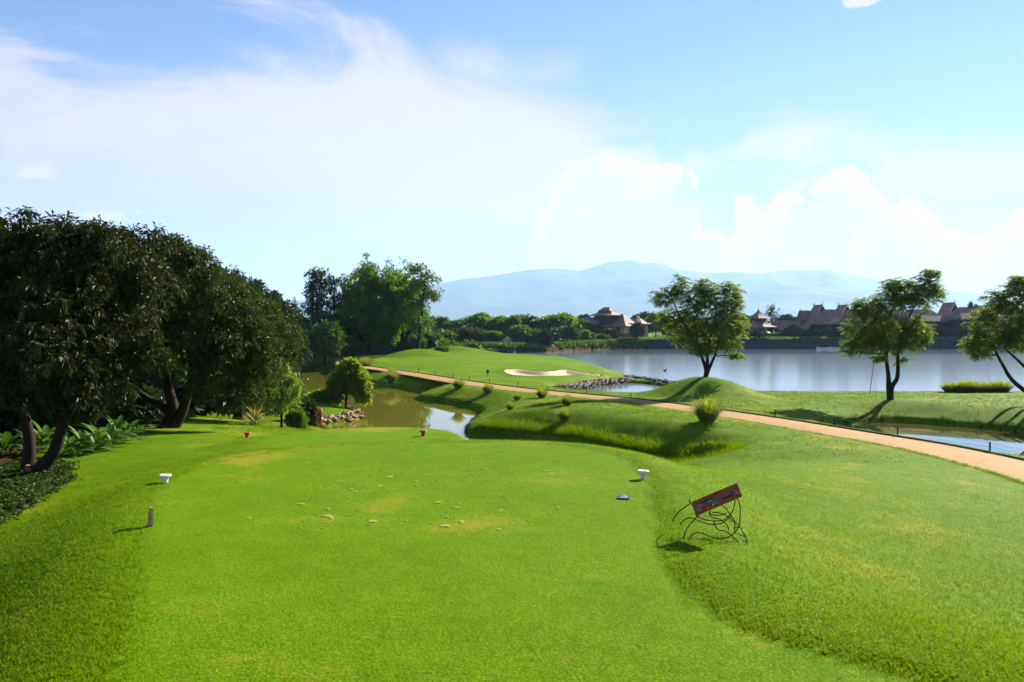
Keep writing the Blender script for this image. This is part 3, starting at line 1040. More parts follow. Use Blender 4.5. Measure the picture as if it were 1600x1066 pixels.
def lobed_tree(name, label, seed, base, lobes, leafs, mats, stems, group=None, n=900, per=12, L=.17, ratio=.27, droop=.6, holes=.0, hs=1.1, tips=0, low=-.75,
               inner=True, cat='tree', trunk_mat=None, shell=(.62, 1.02), spread=.6, limb_r=.06, ragged=0):
    """a tree set out lobe by lobe (world positions); stems = list of (points, radii)"""
    rng = np.random.default_rng(seed)
    b = np.array(base)
    lob = [(np.asarray(c) - b, r) for c, r in lobes]
    limbs_to = lob
    if ragged:                 # break every lobe up into a core and boughs standing out of it
        out = []
        for c, r in lob:
            rm = np.array(r if np.ndim(r) else (r,) * 3, float)
            out.append((c, rm * .80))
            for _ in range(ragged):
                dd = unit(rng.normal(size=3) + np.array([0, -.25, .25]))
                out.append((c + dd * rm * rng.uniform(.62, .92), rm * rng.uniform(.26, .46)))
        lob = out
    parts = [crown(rng, lob, n, per, L, ratio, droop, shell, low, holes, hs, spread)]
    if inner:
        parts.append(crown(rng, [(c, np.multiply(r, .68)) for c, r in lob], max(n // 5, 30), 9, L * 1.5, ratio * 1.5, .4, (.5, 1.0), low, 0, 1, .8))
    v, f = join_leaves(parts)
    me = mesh_from(name + '_crown', v, f, mats[0], False)
    tb = []
    ends = []
    for pts, rad in stems:
        pts = np.array(pts, float) - b
        sp = smooth_path(np.column_stack([pts, np.zeros(len(pts))]), 5)[:, :3]
        rr = np.interp(np.linspace(0, 1, len(sp)), np.linspace(0, 1, len(rad)), rad)
        # flared foot
        tb.append((sp, rr * (1 + .5 * np.exp(-np.arange(len(sp)) / 1.5))))
        ends.append((sp[-1], rr[-1], sp))
    for c, r in limbs_to:
        e = min(ends, key=lambda q: np.linalg.norm(q[0] - c))
        j = rng.integers(len(e[2]) * 2 // 3, len(e[2]))
        a = e[2][j]
        p, rr = limb(rng, a, c, max(e[1] * .7, limb_r * .6), limb_r * .3, 6, .12)
        tb.append((p, rr))
        rm = float(np.mean(r))
        for _ in range(4):
            dd = unit(rng.normal(size=3) + np.array([0, 0, .5]))
            p2, r2 = limb(rng, p[rng.integers(3, 6)], c + dd * rm * .8, limb_r * .35, limb_r * .1, 4, .1)
            tb.append((p2, r2))
    tm = tubes_mesh(name + '_trunk', tb, trunk_mat or M_bark, 8)
    t = place_tree(name, label, cat, tuple(b), tm, me, group)
    if tips:
        p, d = lobe_points(rng, lob, tips, (.98, 1.05), .2)
        per2 = 7
        c = np.repeat(p, per2, 0)
        ax = unit(np.repeat(d, per2, 0) * .4 + rng.normal(size=(len(c), 3)) * .5 + np.array([0, 0, .55]))
        v, f = leaf_arrays(c, ax, unit(rng.normal(size=(len(c), 3))), L * (.5 + .5 * rng.random(len(c))), L * .16 * np.ones(len(c)), curl=0)
        obj('flower_sprays', mesh_from('flower_sprays', v, f, L_tips, False), t)
    return t


def gp(px, py, zguess):
    """ground point under a pixel: where the line of sight first meets the terrain"""
    d = np.concatenate([np.arange(6, 60, .06), np.arange(60, 215, .2)])
    x = (px - 800) / F * d
    z = H - (py - YH) * d / F
    g = height(x, d)
    k = np.nonzero(z <= g)[0]
    if len(k):
        return (float(x[k[0]]), float(d[k[0]]), float(g[k[0]]))
    return P(px, py, zguess)


def on_ground(px, d, dz=0.0):
    x = PD(px, d)
    return (x, d, ground_z(x, d) + dz)


# --- the orchard trees on the left
b1 = on_ground(42, 17.5, -.05)
lobed_tree('mango_tree', 'big dark glossy tree with two trunks, nearest of the trees by the ground cover', 11, b1,
           [(W(60, 425, 17.5), 1.15), (W(150, 440, 17.9), 1.1), (W(-30, 470, 17.3), 1.4), (W(95, 520, 16.8), 1.2), (W(190, 500, 18), 1.0), (W(20, 570, 17.7), 1.1),
            (W(115, 598, 16.9), .72), (W(-60, 400, 18), 1.3), (W(165, 575, 17.6), .75), (W(48, 362, 17.4), .42), (W(110, 385, 17.7), .5), (W(0, 385, 17.5), .5), (W(160, 392, 17.9), .45), (W(75, 378, 17.3), .4), (W(225, 455, 18.1), .55), (W(140, 640, 17.0), .35), (W(75, 625, 17.1), .4), (W(230, 545, 18), .45)],
           None, [L_mango], [([b1, W(46, 690, 17.5), W(34, 620, 17.5), W(40, 540, 17.6), W(50, 470, 17.6)], [.15, .12, .10, .08, .04]),
                             ([(b1[0] + .12, b1[1] - .1, b1[2]), W(82, 710, 17.3), W(98, 665, 17.2), W(118, 610, 17.2), W(140, 540, 17.4), W(150, 470, 17.7)], [.145, .125, .11, .09, .07, .03]),
                             ([W(100, 655, 17.2), W(128, 622, 17.2), W(165, 592, 17.4), W(205, 566, 17.7), W(228, 540, 18.2)], [.10, .08, .06, .04, .012])],
           n=3600, per=13, L=.125, ratio=.32, droop=.75, holes=.22, hs=1.5, tips=160, ragged=7)
b2 = on_ground(262, 28, -.05)
lobed_tree('mango_tree', 'spreading dark tree whose short trunk forks low above the sunlit lawn', 12, b2,
           [(W(240, 440, 27), 1.65), (W(300, 485, 28), 1.8), (W(200, 480, 29), 1.8), (W(345, 540, 27), 1.5), (W(285, 530, 26.8), 1.1), (W(395, 560, 28), 1.3), (W(385, 515, 29), 1.5),
            (W(330, 598, 26.5), .9), (W(172, 545, 27), 1.2), (W(262, 392, 27.2), .6), (W(205, 388, 28), .6), (W(290, 430, 27.2), .55), (W(325, 455, 27.5), .6), (W(370, 490, 28), .5), (W(365, 618, 27), .6), (W(412, 545, 28), .6)],
           None, [L_mango2], [([b2, W(270, 640, 28), W(262, 600, 28), W(258, 550, 28), W(250, 480, 28)], [.26, .2, .15, .11, .05]),
                             ([(b2[0] + .1, b2[1], b2[2]), W(286, 640, 27.9), W(300, 590, 27.8), W(318, 540, 27.6), W(330, 500, 27.6)], [.24, .17, .13, .1, .05]),
                             ([W(270, 645, 28), W(240, 628, 27.8), W(200, 600, 27.6), W(180, 570, 27.4)], [.14, .10, .08, .05])],
           n=4200, per=12, L=.15, ratio=.30, droop=.7, holes=.22, hs=1.2, tips=110, ragged=7)
b3 = on_ground(372, 37, -.05)
lobed_tree('mango_tree', 'mid-green rounded tree above the yellow-striped agave', 13, b3,
           [(W(392, 530, 36), 1.6), (W(415, 560, 35.5), 1.3), (W(365, 575, 34.5), 1.6), (W(400, 600, 35), 1.1), (W(425, 535, 37), 1.1), (W(375, 500, 37), 1.6)],
           None, [L_mango2], [([b3, W(378, 610, 36.8), W(385, 560, 36.5), W(395, 530, 36)], [.2, .15, .1, .05])],
           n=2600, per=11, L=.18, ratio=.30, droop=.6, holes=.16, hs=1.0, tips=25, ragged=6)
b0 = on_ground(110, 24.5, -.05)
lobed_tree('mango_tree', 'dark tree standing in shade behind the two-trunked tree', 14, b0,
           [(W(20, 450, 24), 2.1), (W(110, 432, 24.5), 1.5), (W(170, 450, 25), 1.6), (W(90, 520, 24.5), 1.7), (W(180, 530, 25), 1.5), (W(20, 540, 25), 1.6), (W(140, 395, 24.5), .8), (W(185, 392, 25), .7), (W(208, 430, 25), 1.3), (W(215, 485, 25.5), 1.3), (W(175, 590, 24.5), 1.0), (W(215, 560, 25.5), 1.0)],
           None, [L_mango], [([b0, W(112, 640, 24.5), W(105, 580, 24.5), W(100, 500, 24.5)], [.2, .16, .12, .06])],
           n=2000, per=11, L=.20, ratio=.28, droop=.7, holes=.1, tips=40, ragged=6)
bm = on_ground(-190, 20, -.05)
lobed_tree('mango_tree', 'dark tree mostly out of the picture at the left edge', 15, bm,
           [(W(-170, 420, 20), 2.0), (W(-90, 480, 20), 1.8), (W(-230, 520, 20), 1.9), (W(-120, 570, 20), 1.5), (W(-40, 540, 21), 1.3)],
           None, [L_mango], [([bm, W(-185, 640, 20), W(-175, 560, 20), W(-165, 470, 20)], [.22, .17, .12, .06])],
           n=1500, per=11, L=.19, ratio=.28, droop=.7, holes=.1)
# rain tree behind them
br = on_ground(385, 62, -.05)
lobed_tree('rain_tree', 'flat-topped umbrella tree rising behind the orchard trees', 16, br,
           [(W(310, 440, 60), (3.2, 3, 1.0)), (W(352, 452, 61), (2.8, 3, .9)), (W(392, 474, 60), (2.6, 3, .9)), (W(425, 492, 62), (2.0, 2.5, .8)), (W(340, 480, 60), (3.0, 3, 1.2)), (W(400, 510, 60), (2.6, 3, 1.2)), (W(290, 470, 60), (2.5, 2.5, 1.2))],
           None, [L_dark], [([br, W(380, 560, 61.5), W(370, 520, 61), W(360, 480, 60.5)], [.3, .25, .2, .1])],
           n=1500, per=10, L=.34, ratio=.42, droop=.1, low=-.4)

# --- airy trees on the peninsula
def airy_tree(name, label, seed, base, stems, lobes, nspray, L=.16, group=None, mat=None, holes=.3):
    """open crown: every spray of leaflets hangs on a twig that runs back to a stem"""
    rng = np.random.default_rng(seed)
    b = np.array(base)
    tb, ends = [], []
    for pts, rad in stems:
        pts = np.array(pts, float) - b
        sp = smooth_path(np.column_stack([pts, np.zeros(len(pts))]), 6)[:, :3]
        rr = np.interp(np.linspace(0, 1, len(sp)), np.linspace(0, 1, len(rad)), rad)
        tb.append((sp, rr))
        ends += [(q, r) for q, r in zip(sp[len(sp) // 3:], rr[len(sp) // 3:])]
    lob = [(np.asarray(c) - b, r) for c, r in lobes]
    nodes = []
    for c, r in lob:                     # main limbs into each lobe, branching again inside it
        rm = np.array(r if np.ndim(r) else (r,) * 3, float)
        a = min(ends, key=lambda q: np.linalg.norm(q[0] - c) + max(0, q[0][2] - c[2]) * 2.0)
        p, rr = limb(rng, a[0], c, max(min(a[1] * .65, .05), .022), .018, 7, .10, -.04)
        tb.append((p, rr))
        nodes += list(p[2:])
        for _ in range(6):
            dd = unit(rng.normal(size=3) + np.array([0, 0, .35]))
            p2, r2 = limb(rng, p[rng.integers(3, 7)], c + dd * rm * .85, .020, .007, 5, .12)
            tb.append((p2, r2))
            nodes += list(p2[1:])
    nodes = np.array(nodes)
    p, d = lobe_points(rng, lob, nspray, (.25, 1.08), -.9, .2)
    h = fbm(p[:, 0] * 1.3 + p[:, 2], p[:, 1] * 1.3 - p[:, 2] * .9, 3, seed)
    keep = h > -.5 + holes
    p, d = p[keep], d[keep]
    V = []
    for q in p[::2]:                      # twigs
        j = np.argmin(np.linalg.norm(nodes - q, axis=1))
        tb.append((np.array([nodes[j], (nodes[j] + q) / 2 + rng.normal(size=3) * .03, q]), [.010, .007, .004]))
    # each spray: paired leaflets along two or three arching rachises lying nearly flat
    m, per = 3, 7
    n = len(p)
    az = rng.random((n, m)) * 2 * pi
    ax = np.stack([np.cos(az), np.sin(az), rng.normal(size=(n, m)) * .25 - .15], -1) + d[:, None, :] * .35
    ax = unit(ax)
    s = np.linspace(.15, 1, per)
    R = L * 2.6 * (.7 + .6 * rng.random((n, m)))
    pos = p[:, None, None, :] + ax[:, :, None, :] * (R[..., None] * s)[..., None] - np.array([0, 0, 1.0]) * (.35 * R[..., None] * s ** 2)[..., None]
    side = unit(np.cross(ax, np.array([0, 0, 1.0])))
    parts = []
    for sg in (-1, 1):
        la = unit(side[:, :, None, :] * sg + ax[:, :, None, :] * .5 + rng.normal(size=pos.shape) * .25)
        c = pos.reshape(-1, 3)
        nr = unit(np.array([0, 0, 1.0]) + rng.normal(size=c.shape) * .35)
        ll = L * (.7 + .6 * rng.random(len(c)))
        parts.append(leaf_arrays(c, la.reshape(-1, 3), nr, ll, ll * .42, .15, .15))
    v, f = join_leaves(parts)
    t = place_tree(name, label, 'tree', tuple(b), tubes_mesh(name + '_trunk', tb, M_bark, 6), mesh_from(name + '_crown', v, f, mat or L_airy, False), group)
    return t


ba = on_ground(1102, 54.3)
da = ba[1]
airy_tree('feathery_tree', 'airy light-green tree with several stems on the round grass mound', 21, (ba[0], ba[1], ba[2] - .06),
          [([(ba[0], ba[1], ba[2] - .1), W(1103, 578, da), W(1096, 555, da), W(1090, 530, da), W(1085, 505, da)], [.17, .13, .09, .07, .04]),
           ([(ba[0], ba[1], ba[2] - .1), W(1105, 575, da), W(1106, 550, da), W(1112, 520, da), W(1120, 480, da)], [.16, .13, .09, .07, .03]),
           ([(ba[0], ba[1], ba[2] - .1), W(1107, 578, da), W(1116, 558, da + .1), W(1124, 535, da + .2), W(1140, 500, da + .3)], [.15, .12, .08, .06, .03]),
           ([W(1102, 572, da), W(1094, 550, da - .2), W(1080, 525, da - .4), W(1060, 490, da - .6), W(1045, 455, da - .7)], [.09, .07, .06, .05, .02])],
          [(W(1105, 470, da), (1.0, 1.0, .85)), (W(1135, 480, da + .2), (1.0, 1.2, .9)), (W(1080, 490, da), (1.1, 1.2, .9)), (W(1120, 510, da - .5), (1.4, 1.3, .8)), (W(1060, 460, da - .3), (.8, .8, .7)), (W(1035, 465, da - .4), (.7, .7, .6)),
           (W(1062, 440, da - .2), (.5, .6, .5)), (W(1140, 452, da + .2), (.8, .8, .5)), (W(1150, 510, da), (.8, .8, .7)), (W(1075, 525, da), (1.2, 1.1, .6)), (W(1130, 535, da), (1.1, 1.0, .55)), (W(1045, 500, da), (.8, .9, .7)),
           (W(1100, 450, da + .5), (.8, .8, .6)), (W(1095, 545, da - .3), (.9, .8, .35)), (W(1150, 555, da), (.55, .5, .16)), (W(1150, 470, da + .3), (.55, .7, .5))],
          2100, .105, holes=.30)
bb = on_ground(1391, 49.8)
db = bb[1]
airy_tree('feathery_tree', 'airy green tree with two upright stems at the water edge beside the leaning pole', 22, (bb[0], bb[1], bb[2] - .06),
          [([(bb[0], bb[1], bb[2] - .1), W(1389, 605, db), W(1388, 585, db), W(1385, 560, db), W(1386, 535, db), W(1375, 500, db)], [.19, .16, .12, .1, .08, .04]),
           ([(bb[0] + .05, bb[1], bb[2] - .1), W(1393, 606, db), W(1402, 590, db), W(1403, 565, db), W(1404, 545, db), W(1415, 510, db), W(1432, 470, db)], [.17, .15, .12, .1, .08, .06, .03]),
           ([W(1402, 560, db), W(1410, 530, db), W(1430, 500, db), W(1445, 488, db)], [.07, .06, .04, .02])],
          [(W(1395, 470, db), (1.1, 1.1, .8)), (W(1430, 465, db), (1.2, 1.1, .75)), (W(1360, 490, db), (1.1, 1.1, .9)), (W(1340, 520, db), (.9, .9, .8)), (W(1390, 515, db - .4), (1.4, 1.2, .85)), (W(1430, 515, db), (.9, .9, .75)),
           (W(1370, 540, db), (1.3, 1.1, .55)), (W(1420, 535, db), (1.0, .9, .45)), (W(1445, 440, db), (.7, .7, .45)), (W(1462, 455, db), (.6, .7, .4)), (W(1400, 445, db + .3), (.8, .8, .4)), (W(1345, 480, db), (.6, .7, .5)),
           (W(1410, 563, db), (.5, .4, .15)), (W(1375, 560, db), (.5, .4, .15)), (W(1455, 425, db), (.45, .5, .22)), (W(1330, 545, db), (.6, .6, .35))],
          1900, .11, holes=.35)
bc = on_ground(1640, 47.0)
dc = bc[1]
airy_tree('feathery_tree', 'dark green tree with curved slanting trunks, cut off at the right edge', 23, (bc[0], bc[1], bc[2] - .06),
          [([(bc[0], bc[1], bc[2] - .1), W(1602, 611, dc), W(1580, 592, dc), W(1568, 572, dc), W(1556, 550, dc), W(1545, 520, dc)], [.16, .13, .11, .09, .07, .03]),
           ([(bc[0], bc[1], bc[2] - .1), W(1618, 590, dc), W(1600, 572, dc), W(1585, 558, dc), W(1570, 545, dc)], [.13, .11, .09, .07, .04]),
           ([(bc[0] + .1, bc[1], bc[2] - .1), W(1632, 570, dc), W(1612, 530, dc), W(1604, 490, dc), W(1600, 450, dc)], [.14, .12, .1, .07, .03])],
          [(W(1545, 505, dc), (1.1, 1.0, .9)), (W(1530, 535, dc), (.8, .9, .5)), (W(1590, 460, dc), (.9, .9, .8)), (W(1610, 500, dc), (1.3, 1.1, 1.1)), (W(1575, 530, dc), (1.1, 1.0, .6)), (W(1640, 450, dc), (1.2, 1.1, .9)), (W(1565, 475, dc), (.6, .6, .5)),
           (W(1548, 460, dc), (.35, .4, .35)), (W(1660, 520, dc), (1.2, 1.2, .9)), (W(1590, 440, dc), (.6, .6, .35)), (W(1530, 552, dc), (.6, .6, .25))],
          1500, .12, holes=.32)

# --- bamboo clump and the tall trees behind the green
def bamboo():
    rng = np.random.default_rng(31)
    bx = on_ground(597, 116, -.1)
    tb, parts = [], []
    for k in range(190):
        a = rng.random() * 2 * pi
        rad = rng.random() ** .5
        r0 = rad * 1.4
        hgt = 17.0 * (1 - .5 * rad * rng.random()) * (.62 + .38 * rng.random() ** .5)
        out = (1.6 + 4.1 * rad) * (.7 + .5 * rng.random())
        t = np.linspace(0, 1, 9)
        px_ = (r0 + out * t ** 2.0) * cos(a)
        py_ = (r0 + out * t ** 2.0) * sin(a)
        pz_ = hgt * (t - .26 * t ** 3.6 * (.4 + 1.1 * rad))
        p = np.stack([px_, py_, pz_], -1)
        if k < 45:
            tb.append((p, np.linspace(.05, .012, 9)))
        m = 26
        s = .22 + .8 * rng.random(m) ** .8
        s = np.minimum(s, 1)
        q = np.stack([np.interp(s, t, p[:, j]) for j in range(3)], -1) + rng.normal(size=(m, 3)) * .33
        per = 9
        c = np.repeat(q, per, 0)
        ax = unit(rng.normal(size=(m * per, 3)) * .6 + np.array([cos(a), sin(a), 0]) * .5 - np.array([0, 0, .45]))
        nr = unit(np.array([0, 0, 1.0]) + rng.normal(size=c.shape) * .5)
        ll = .55 * (.6 + .8 * rng.random(len(c)))
        parts.append(leaf_arrays(c + rng.normal(size=c.shape) * .14, ax, nr, ll, ll * .27, .1, .3))
    v, f = join_leaves(parts)
    place_tree('bamboo_clump', 'huge dense plumed bamboo clump standing behind the green', 'bamboo', bx, tubes_mesh('bamboo_culms', tb, M_bark_pale, 5), mesh_from('bamboo_leaves', v, f, L_bamboo, False))


bamboo()


def tall_tree(name, label, seed, px, d, ytop, ybase, width, tiers, mat, n=320, L=.42, lean=0.0, holes=.1, per=8, shell=(.3, 1.05)):
    rng = np.random.default_rng(seed)
    b = on_ground(px, d, -.1)
    s = d / F
    lob = []
    top = np.array([PD(px + lean, d), d, H - (ytop - YH) * s])
    for k in range(tiers):
        t = (k + .3) / tiers
        py = ytop + 6 + (ybase - 18 - ytop) * (t ** 1.0)
        w = width * (.45 + .55 * sin(pi * (.18 + .72 * t))) * (.7 + .5 * rng.random())
        off = (rng.random() - .5) * width * .75
        lob.append((W(px + lean * (1 - t) + off, py, d + (rng.random() - .5) * 2), (w * s * .5, w * s * .5, w * s * .30)))
    st = [([b, (b[0] * .5 + top[0] * .5, d, b[2] * .5 + top[2] * .5), tuple(top)], [.2, .15, .03])]
    return lobed_tree(name, label, seed, b, lob, None, [mat], st, n=n, per=per, L=L, ratio=.45, droop=.3, holes=holes, hs=.8, inner=False, low=-.5, shell=shell, limb_r=.06, spread=.9)


tall_tree('teak_tree', 'tall dark tiered tree left of the bamboo clump', 41, 489, 112, 422, 545, 38, 8, L_dark, n=520)
tall_tree('teak_tree', 'slender half-bare tree between the tiered tree and the bamboo clump', 42, 522, 114, 430, 545, 24, 7, L_dark, n=230, L=.36)
tall_tree('teak_tree', 'tall loose tree with visible trunk just right of the bamboo clump', 43, 652, 112, 413, 540, 40, 8, L_mid, n=430, lean=15)
tall_tree('bare_tree', 'small thin pale tree on the skyline by the umbrella tree', 44, 461, 120, 463, 530, 20, 4, L_olive, n=60, L=.22)

# --- bushy trees: a handful of kinds, each copied where one stands
def bushy_proto(name, seed, mat, shape, n=420, per=8, L=.5, trunk_h=1.2, holes=.06):
    """unit-like tree of about 5 m: returns (trunk mesh, crown mesh)"""
    rng = np.random.default_rng(seed)
    lob = []
    for k in range(shape[0]):
        a = rng.random() * 2 * pi
        r = shape[1] * rng.random() ** .6
        lob.append((np.array([r * cos(a), r * sin(a), shape[2] + (rng.random() - .5) * shape[3]]), (shape[4] * (.7 + .6 * rng.random()),) * 2 + (shape[5] * (.7 + .6 * rng.random()),)))
    parts = [crown(rng, lob, n, per, L, .5, .25, (.6, 1.05), -.85, holes, .6, .8), crown(rng, [(c, np.multiply(r, .7)) for c, r in lob], n // 5, 6, L * 1.7, .6, .2, (.5, 1), -.9, 0, 1, .8)]
    v, f = join_leaves(parts)
    tb = [(np.array([(0, 0, -.3), (.05, .02, trunk_h * .6), (0, .05, trunk_h + 1)]), [.16, .12, .08])]
    for c, r in lob:
        tb.append(limb(rng, (0, 0, trunk_h * .8), c, .07, .02, 5, .12))
    return tubes_mesh(name + '_trunk', tb, M_bark, 6), mesh_from(name + '_crown', v, f, mat, False)


BUSHY = {
    'round': bushy_proto('round', 51, L_mid, (7, 1.3, 3.1, 1.6, 1.35, 1.15)),
    'dark': bushy_proto('dark', 52, L_dark, (8, 1.2, 3.0, 2.0, 1.2, 1.1)),
    'light': bushy_proto('light', 53, L_bamboo, (9, 1.6, 2.9, 2.0, 1.1, 1.0)),
    'tall': bushy_proto('tall', 54, L_mid, (9, .7, 3.6, 4.0, .95, .95)),
    'spread': bushy_proto('spread', 55, L_olive, (9, 2.2, 3.0, 1.0, 1.2, .7)),
    'bluish': bushy_proto('bluish', 56, L_blue, (8, 1.3, 2.9, 1.7, 1.25, 1.1)),
    'low': bushy_proto('low', 57, L_mid, (8, 1.1, .9, .5, .75, .65), trunk_h=.2, L=.36),
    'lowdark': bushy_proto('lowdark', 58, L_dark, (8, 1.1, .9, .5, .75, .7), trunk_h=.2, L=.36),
    'clipped': bushy_proto('clipped', 59, L_dark, (1, .0, 2.3, .0, 1.9, 2.0), n=700, L=.3, trunk_h=.6, holes=0),
}
HTOP = {k: max(v.co.z for v in BUSHY[k][1].vertices) for k in BUSHY}
rt = random.Random(5)
ORD = ['first', 'second', 'third', 'fourth', 'fifth', 'sixth', 'seventh', 'eighth', 'ninth', 'tenth', 'eleventh', 'twelfth', 'thirteenth', 'fourteenth', 'fifteenth', 'sixteenth', 'seventeenth', 'last']
LOOK = {'round': 'round green', 'dark': 'dark', 'light': 'light feathery', 'tall': 'tall narrow', 'spread': 'broad olive', 'bluish': 'bluish', 'low': 'low green', 'lowdark': 'low dark'}


def nth(rows, k):
    """ordinal from the left of row entry k"""
    return ORD[sorted(r[0] for r in rows).index(rows[k][0])]


def bushy(kind, px, d, ytop, label, group=None, name=None, cat='tree', wide=1.0, lift=0.0):
    b = on_ground(px, d, -.08 + lift)
    hgt = H - (ytop - YH) * d / F - b[2]
    s = hgt / HTOP[kind]
    tm, cm = BUSHY[kind]
    t = place_tree(name or ('shrub' if kind.startswith('low') else 'broadleaf_tree'), label, cat, b, tm, cm, group, rt.random() * 6.28)
    t.scale = (s * wide, s * wide, s)
    return t


# left bank, beyond the creek
bushy('round', 508, 101, 498, 'round-headed tree with a short trunk casting its shadow on the far creek bank')
ROWL = [(462, 106, 500, 'round'), (440, 98, 505, 'spread'), (476, 112, 492, 'dark'), (425, 90, 498, 'dark')]
for i, (px, d, yt, k) in enumerate(ROWL):
    bushy(k, px, d, yt, nth(ROWL, i) + ' bushy tree from the left in the clump on the left bank beyond the creek', 'trees on the left bank')
ROWB = [(540, 120, 488, 'dark'), (556, 122, 505, 'dark'), (640, 121, 497, 'dark'), (628, 126, 480, 'dark'), (575, 121, 515, 'lowdark'), (612, 119, 520, 'lowdark'), (648, 118, 520, 'low'), (526, 118, 512, 'low'), (668, 120, 516, 'low'), (545, 117, 528, 'low'), (690, 122, 527, 'low')]
for i, (px, d, yt, k) in enumerate(ROWB):
    bushy(k, px, d, yt, LOOK[k] + ' growth at the foot of the bamboo clump, ' + nth(ROWB, i) + ' from the left', 'undergrowth round the bamboo clump', 'understory_tree', wide=1.3)
# belt of trees along the far left shore
BACK = [(655, 497), (676, 491), (692, 493), (708, 498), (724, 500), (742, 487), (758, 500), (774, 492), (790, 497), (806, 491), (820, 489), (836, 492), (852, 490), (868, 487), (884, 492), (900, 497), (915, 500), (930, 506)]
for i, (px, yt) in enumerate(BACK):
    k = ['light', 'round', 'light', 'tall', 'light', 'round', 'dark'][(i * 5) % 7]
    bushy(k, px, 198 + (i * 7) % 9 + max(px - 860, 0) * .16, yt, LOOK[k] + ' tree, ' + nth(BACK, i) + ' from left, back row on the far left shore', 'back row of shore trees', wide=1.15)
FRONT = [(668, 515), (690, 512), (712, 512), (735, 508), (755, 515), (772, 516), (812, 506), (826, 510), (864, 516), (880, 506), (895, 512), (910, 514), (922, 518), (940, 520), (955, 512)]
for i, (px, yt) in enumerate(FRONT):
    k = ['round', 'light', 'round', 'spread', 'dark', 'low'][(i * 5) % 6]
    xs_ = PD(px, 184)
    dsh = float(np.interp(xs_, [-30, -18, -8, 0, 6.6, 14, 22.5, 30], [156, 160, 167, 167, 171, 184, 194, 200])) + 9 + (i * 5) % 5
    bushy(k, px, dsh, yt, LOOK[k] + ' tree, ' + nth(FRONT, i) + ' from left, front row on the far left shore', 'front row of shore trees', 'broadleaf_tree', wide=1.2)
bushy('lowdark', 850, 174, 512, 'single dark narrow tree standing forward on the far left bank', name='broadleaf_tree', wide=.55)
# round the houses
bushy('clipped', 996, 203, 502, 'dark round clipped tree beside the pagoda-roofed villa', wide=.95)
bushy('dark', 1004, 262, 486, 'tree rising behind the pagoda-roofed villa', 'trees behind the villa')
bushy('bluish', 913, 300, 490, 'small bluish tree on the skyline left of the villa')
bushy('round', 1025, 225, 486, 'tree standing between the villa and the mound tree', 'trees behind the mound tree')
ROWM = [(1045, 496), (1060, 505), (1085, 500), (1120, 505), (1140, 492), (1152, 486)]
for i, (px, yt) in enumerate(ROWM):
    bushy('dark' if px % 2 else 'round', px, 222 + px % 7, yt, nth(ROWM, i) + ' tree from the left on the far bank behind the airy mound tree', 'trees behind the mound tree', wide=1.1)
bushy('dark', 1160, 236, 488, 'dark tree immediately left of the spired pavilion')
tall_tree('araucaria_tree', 'thin layered tree right beside the spired pavilion', 45, 1205, 216, 474, 530, 26, 5, L_blue, n=70, L=.6, shell=(.1, 1.0))
for px, d, yt in [(1228, 300, 490), (1242, 300, 494), (1219, 300, 497)]:
    bushy('bluish', px, d, yt, {1228: 'larger', 1242: 'right', 1219: 'left'}[px] + ' small bluish skyline tree between pavilion and gabled houses', 'skyline trees by the pavilion')
bushy('dark', 1238, 207, 505, 'dark shrub in front of the low pink roof', wide=.9, cat='shrub')
for i, px in enumerate(range(1100, 1760, 21)):
    bushy(['lowdark', 'low', 'lowdark', 'dark'][i % 4], px + (i * 7) % 9, 203.5 + (i * 3) % 4, 511 + (i * 5) % 9, 'dark shrub on top of the far wall, ' + ('left of the spired pavilion' if px < 1160 else 'before the spired pavilion' if px < 1212 else 'before the low pink-roofed house' if px < 1258 else 'before the first two gabled houses' if px < 1345 else 'behind the twin-stem tree' if px < 1475 else 'before the tallest gabled house' if px < 1530 else 'near the right edge'), 'shrubs before the lakeside houses', 'shrub', 'shrub', wide=1.25)
for i, px in enumerate(range(955, 1100, 18)):
    bushy(['low', 'lowdark'][i % 2], px, 204 + (i * 3) % 4, 521 + (i * 5) % 6, ORD[i] + ' shrub from the left on the far bank below the villa', 'shrubs below the villa', 'shrub', 'shrub', wide=1.3)
for px, yt, d in [(1518, 470, 260), (1526, 474, 262), (1545, 468, 262), (1554, 472, 258)]:
    bushy('bluish', px, d, yt, {1518: 'first', 1526: 'second', 1545: 'third', 1554: 'last'}[px] + ' narrow conifer from the left showing above the gabled roofs', 'conifers above the roofs', 'conifer_tree', wide=.3)
for i, (px, d, yt, k) in enumerate([(690, 113, 540, 'low'), (700, 128, 533, 'low'), (742, 130, 540, 'low')]):
    bushy(k, px, d, yt, ['low shrub beside the pale yellow marker post', 'low shrub on the rear mound, right of the marker post', 'low shrub right of the rear mound behind the green'][i], 'shrubs behind the green', 'shrub', 'shrub', wide=1.5)
# shade under the orchard trees
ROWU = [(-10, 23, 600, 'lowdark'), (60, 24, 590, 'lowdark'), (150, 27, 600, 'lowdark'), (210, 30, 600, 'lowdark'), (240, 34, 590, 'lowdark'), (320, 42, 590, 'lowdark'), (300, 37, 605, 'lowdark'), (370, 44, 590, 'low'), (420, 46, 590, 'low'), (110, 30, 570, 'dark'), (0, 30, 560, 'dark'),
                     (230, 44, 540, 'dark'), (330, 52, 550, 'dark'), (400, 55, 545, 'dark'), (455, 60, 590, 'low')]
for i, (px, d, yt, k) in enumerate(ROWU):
    bushy(k, px, d, yt, LOOK[k] + ' shrub in shade behind the orchard trunks, ' + nth(ROWU, i) + ' from the left', 'understory shrubs behind the orchard', 'shrub', 'shrub', wide=1.25)

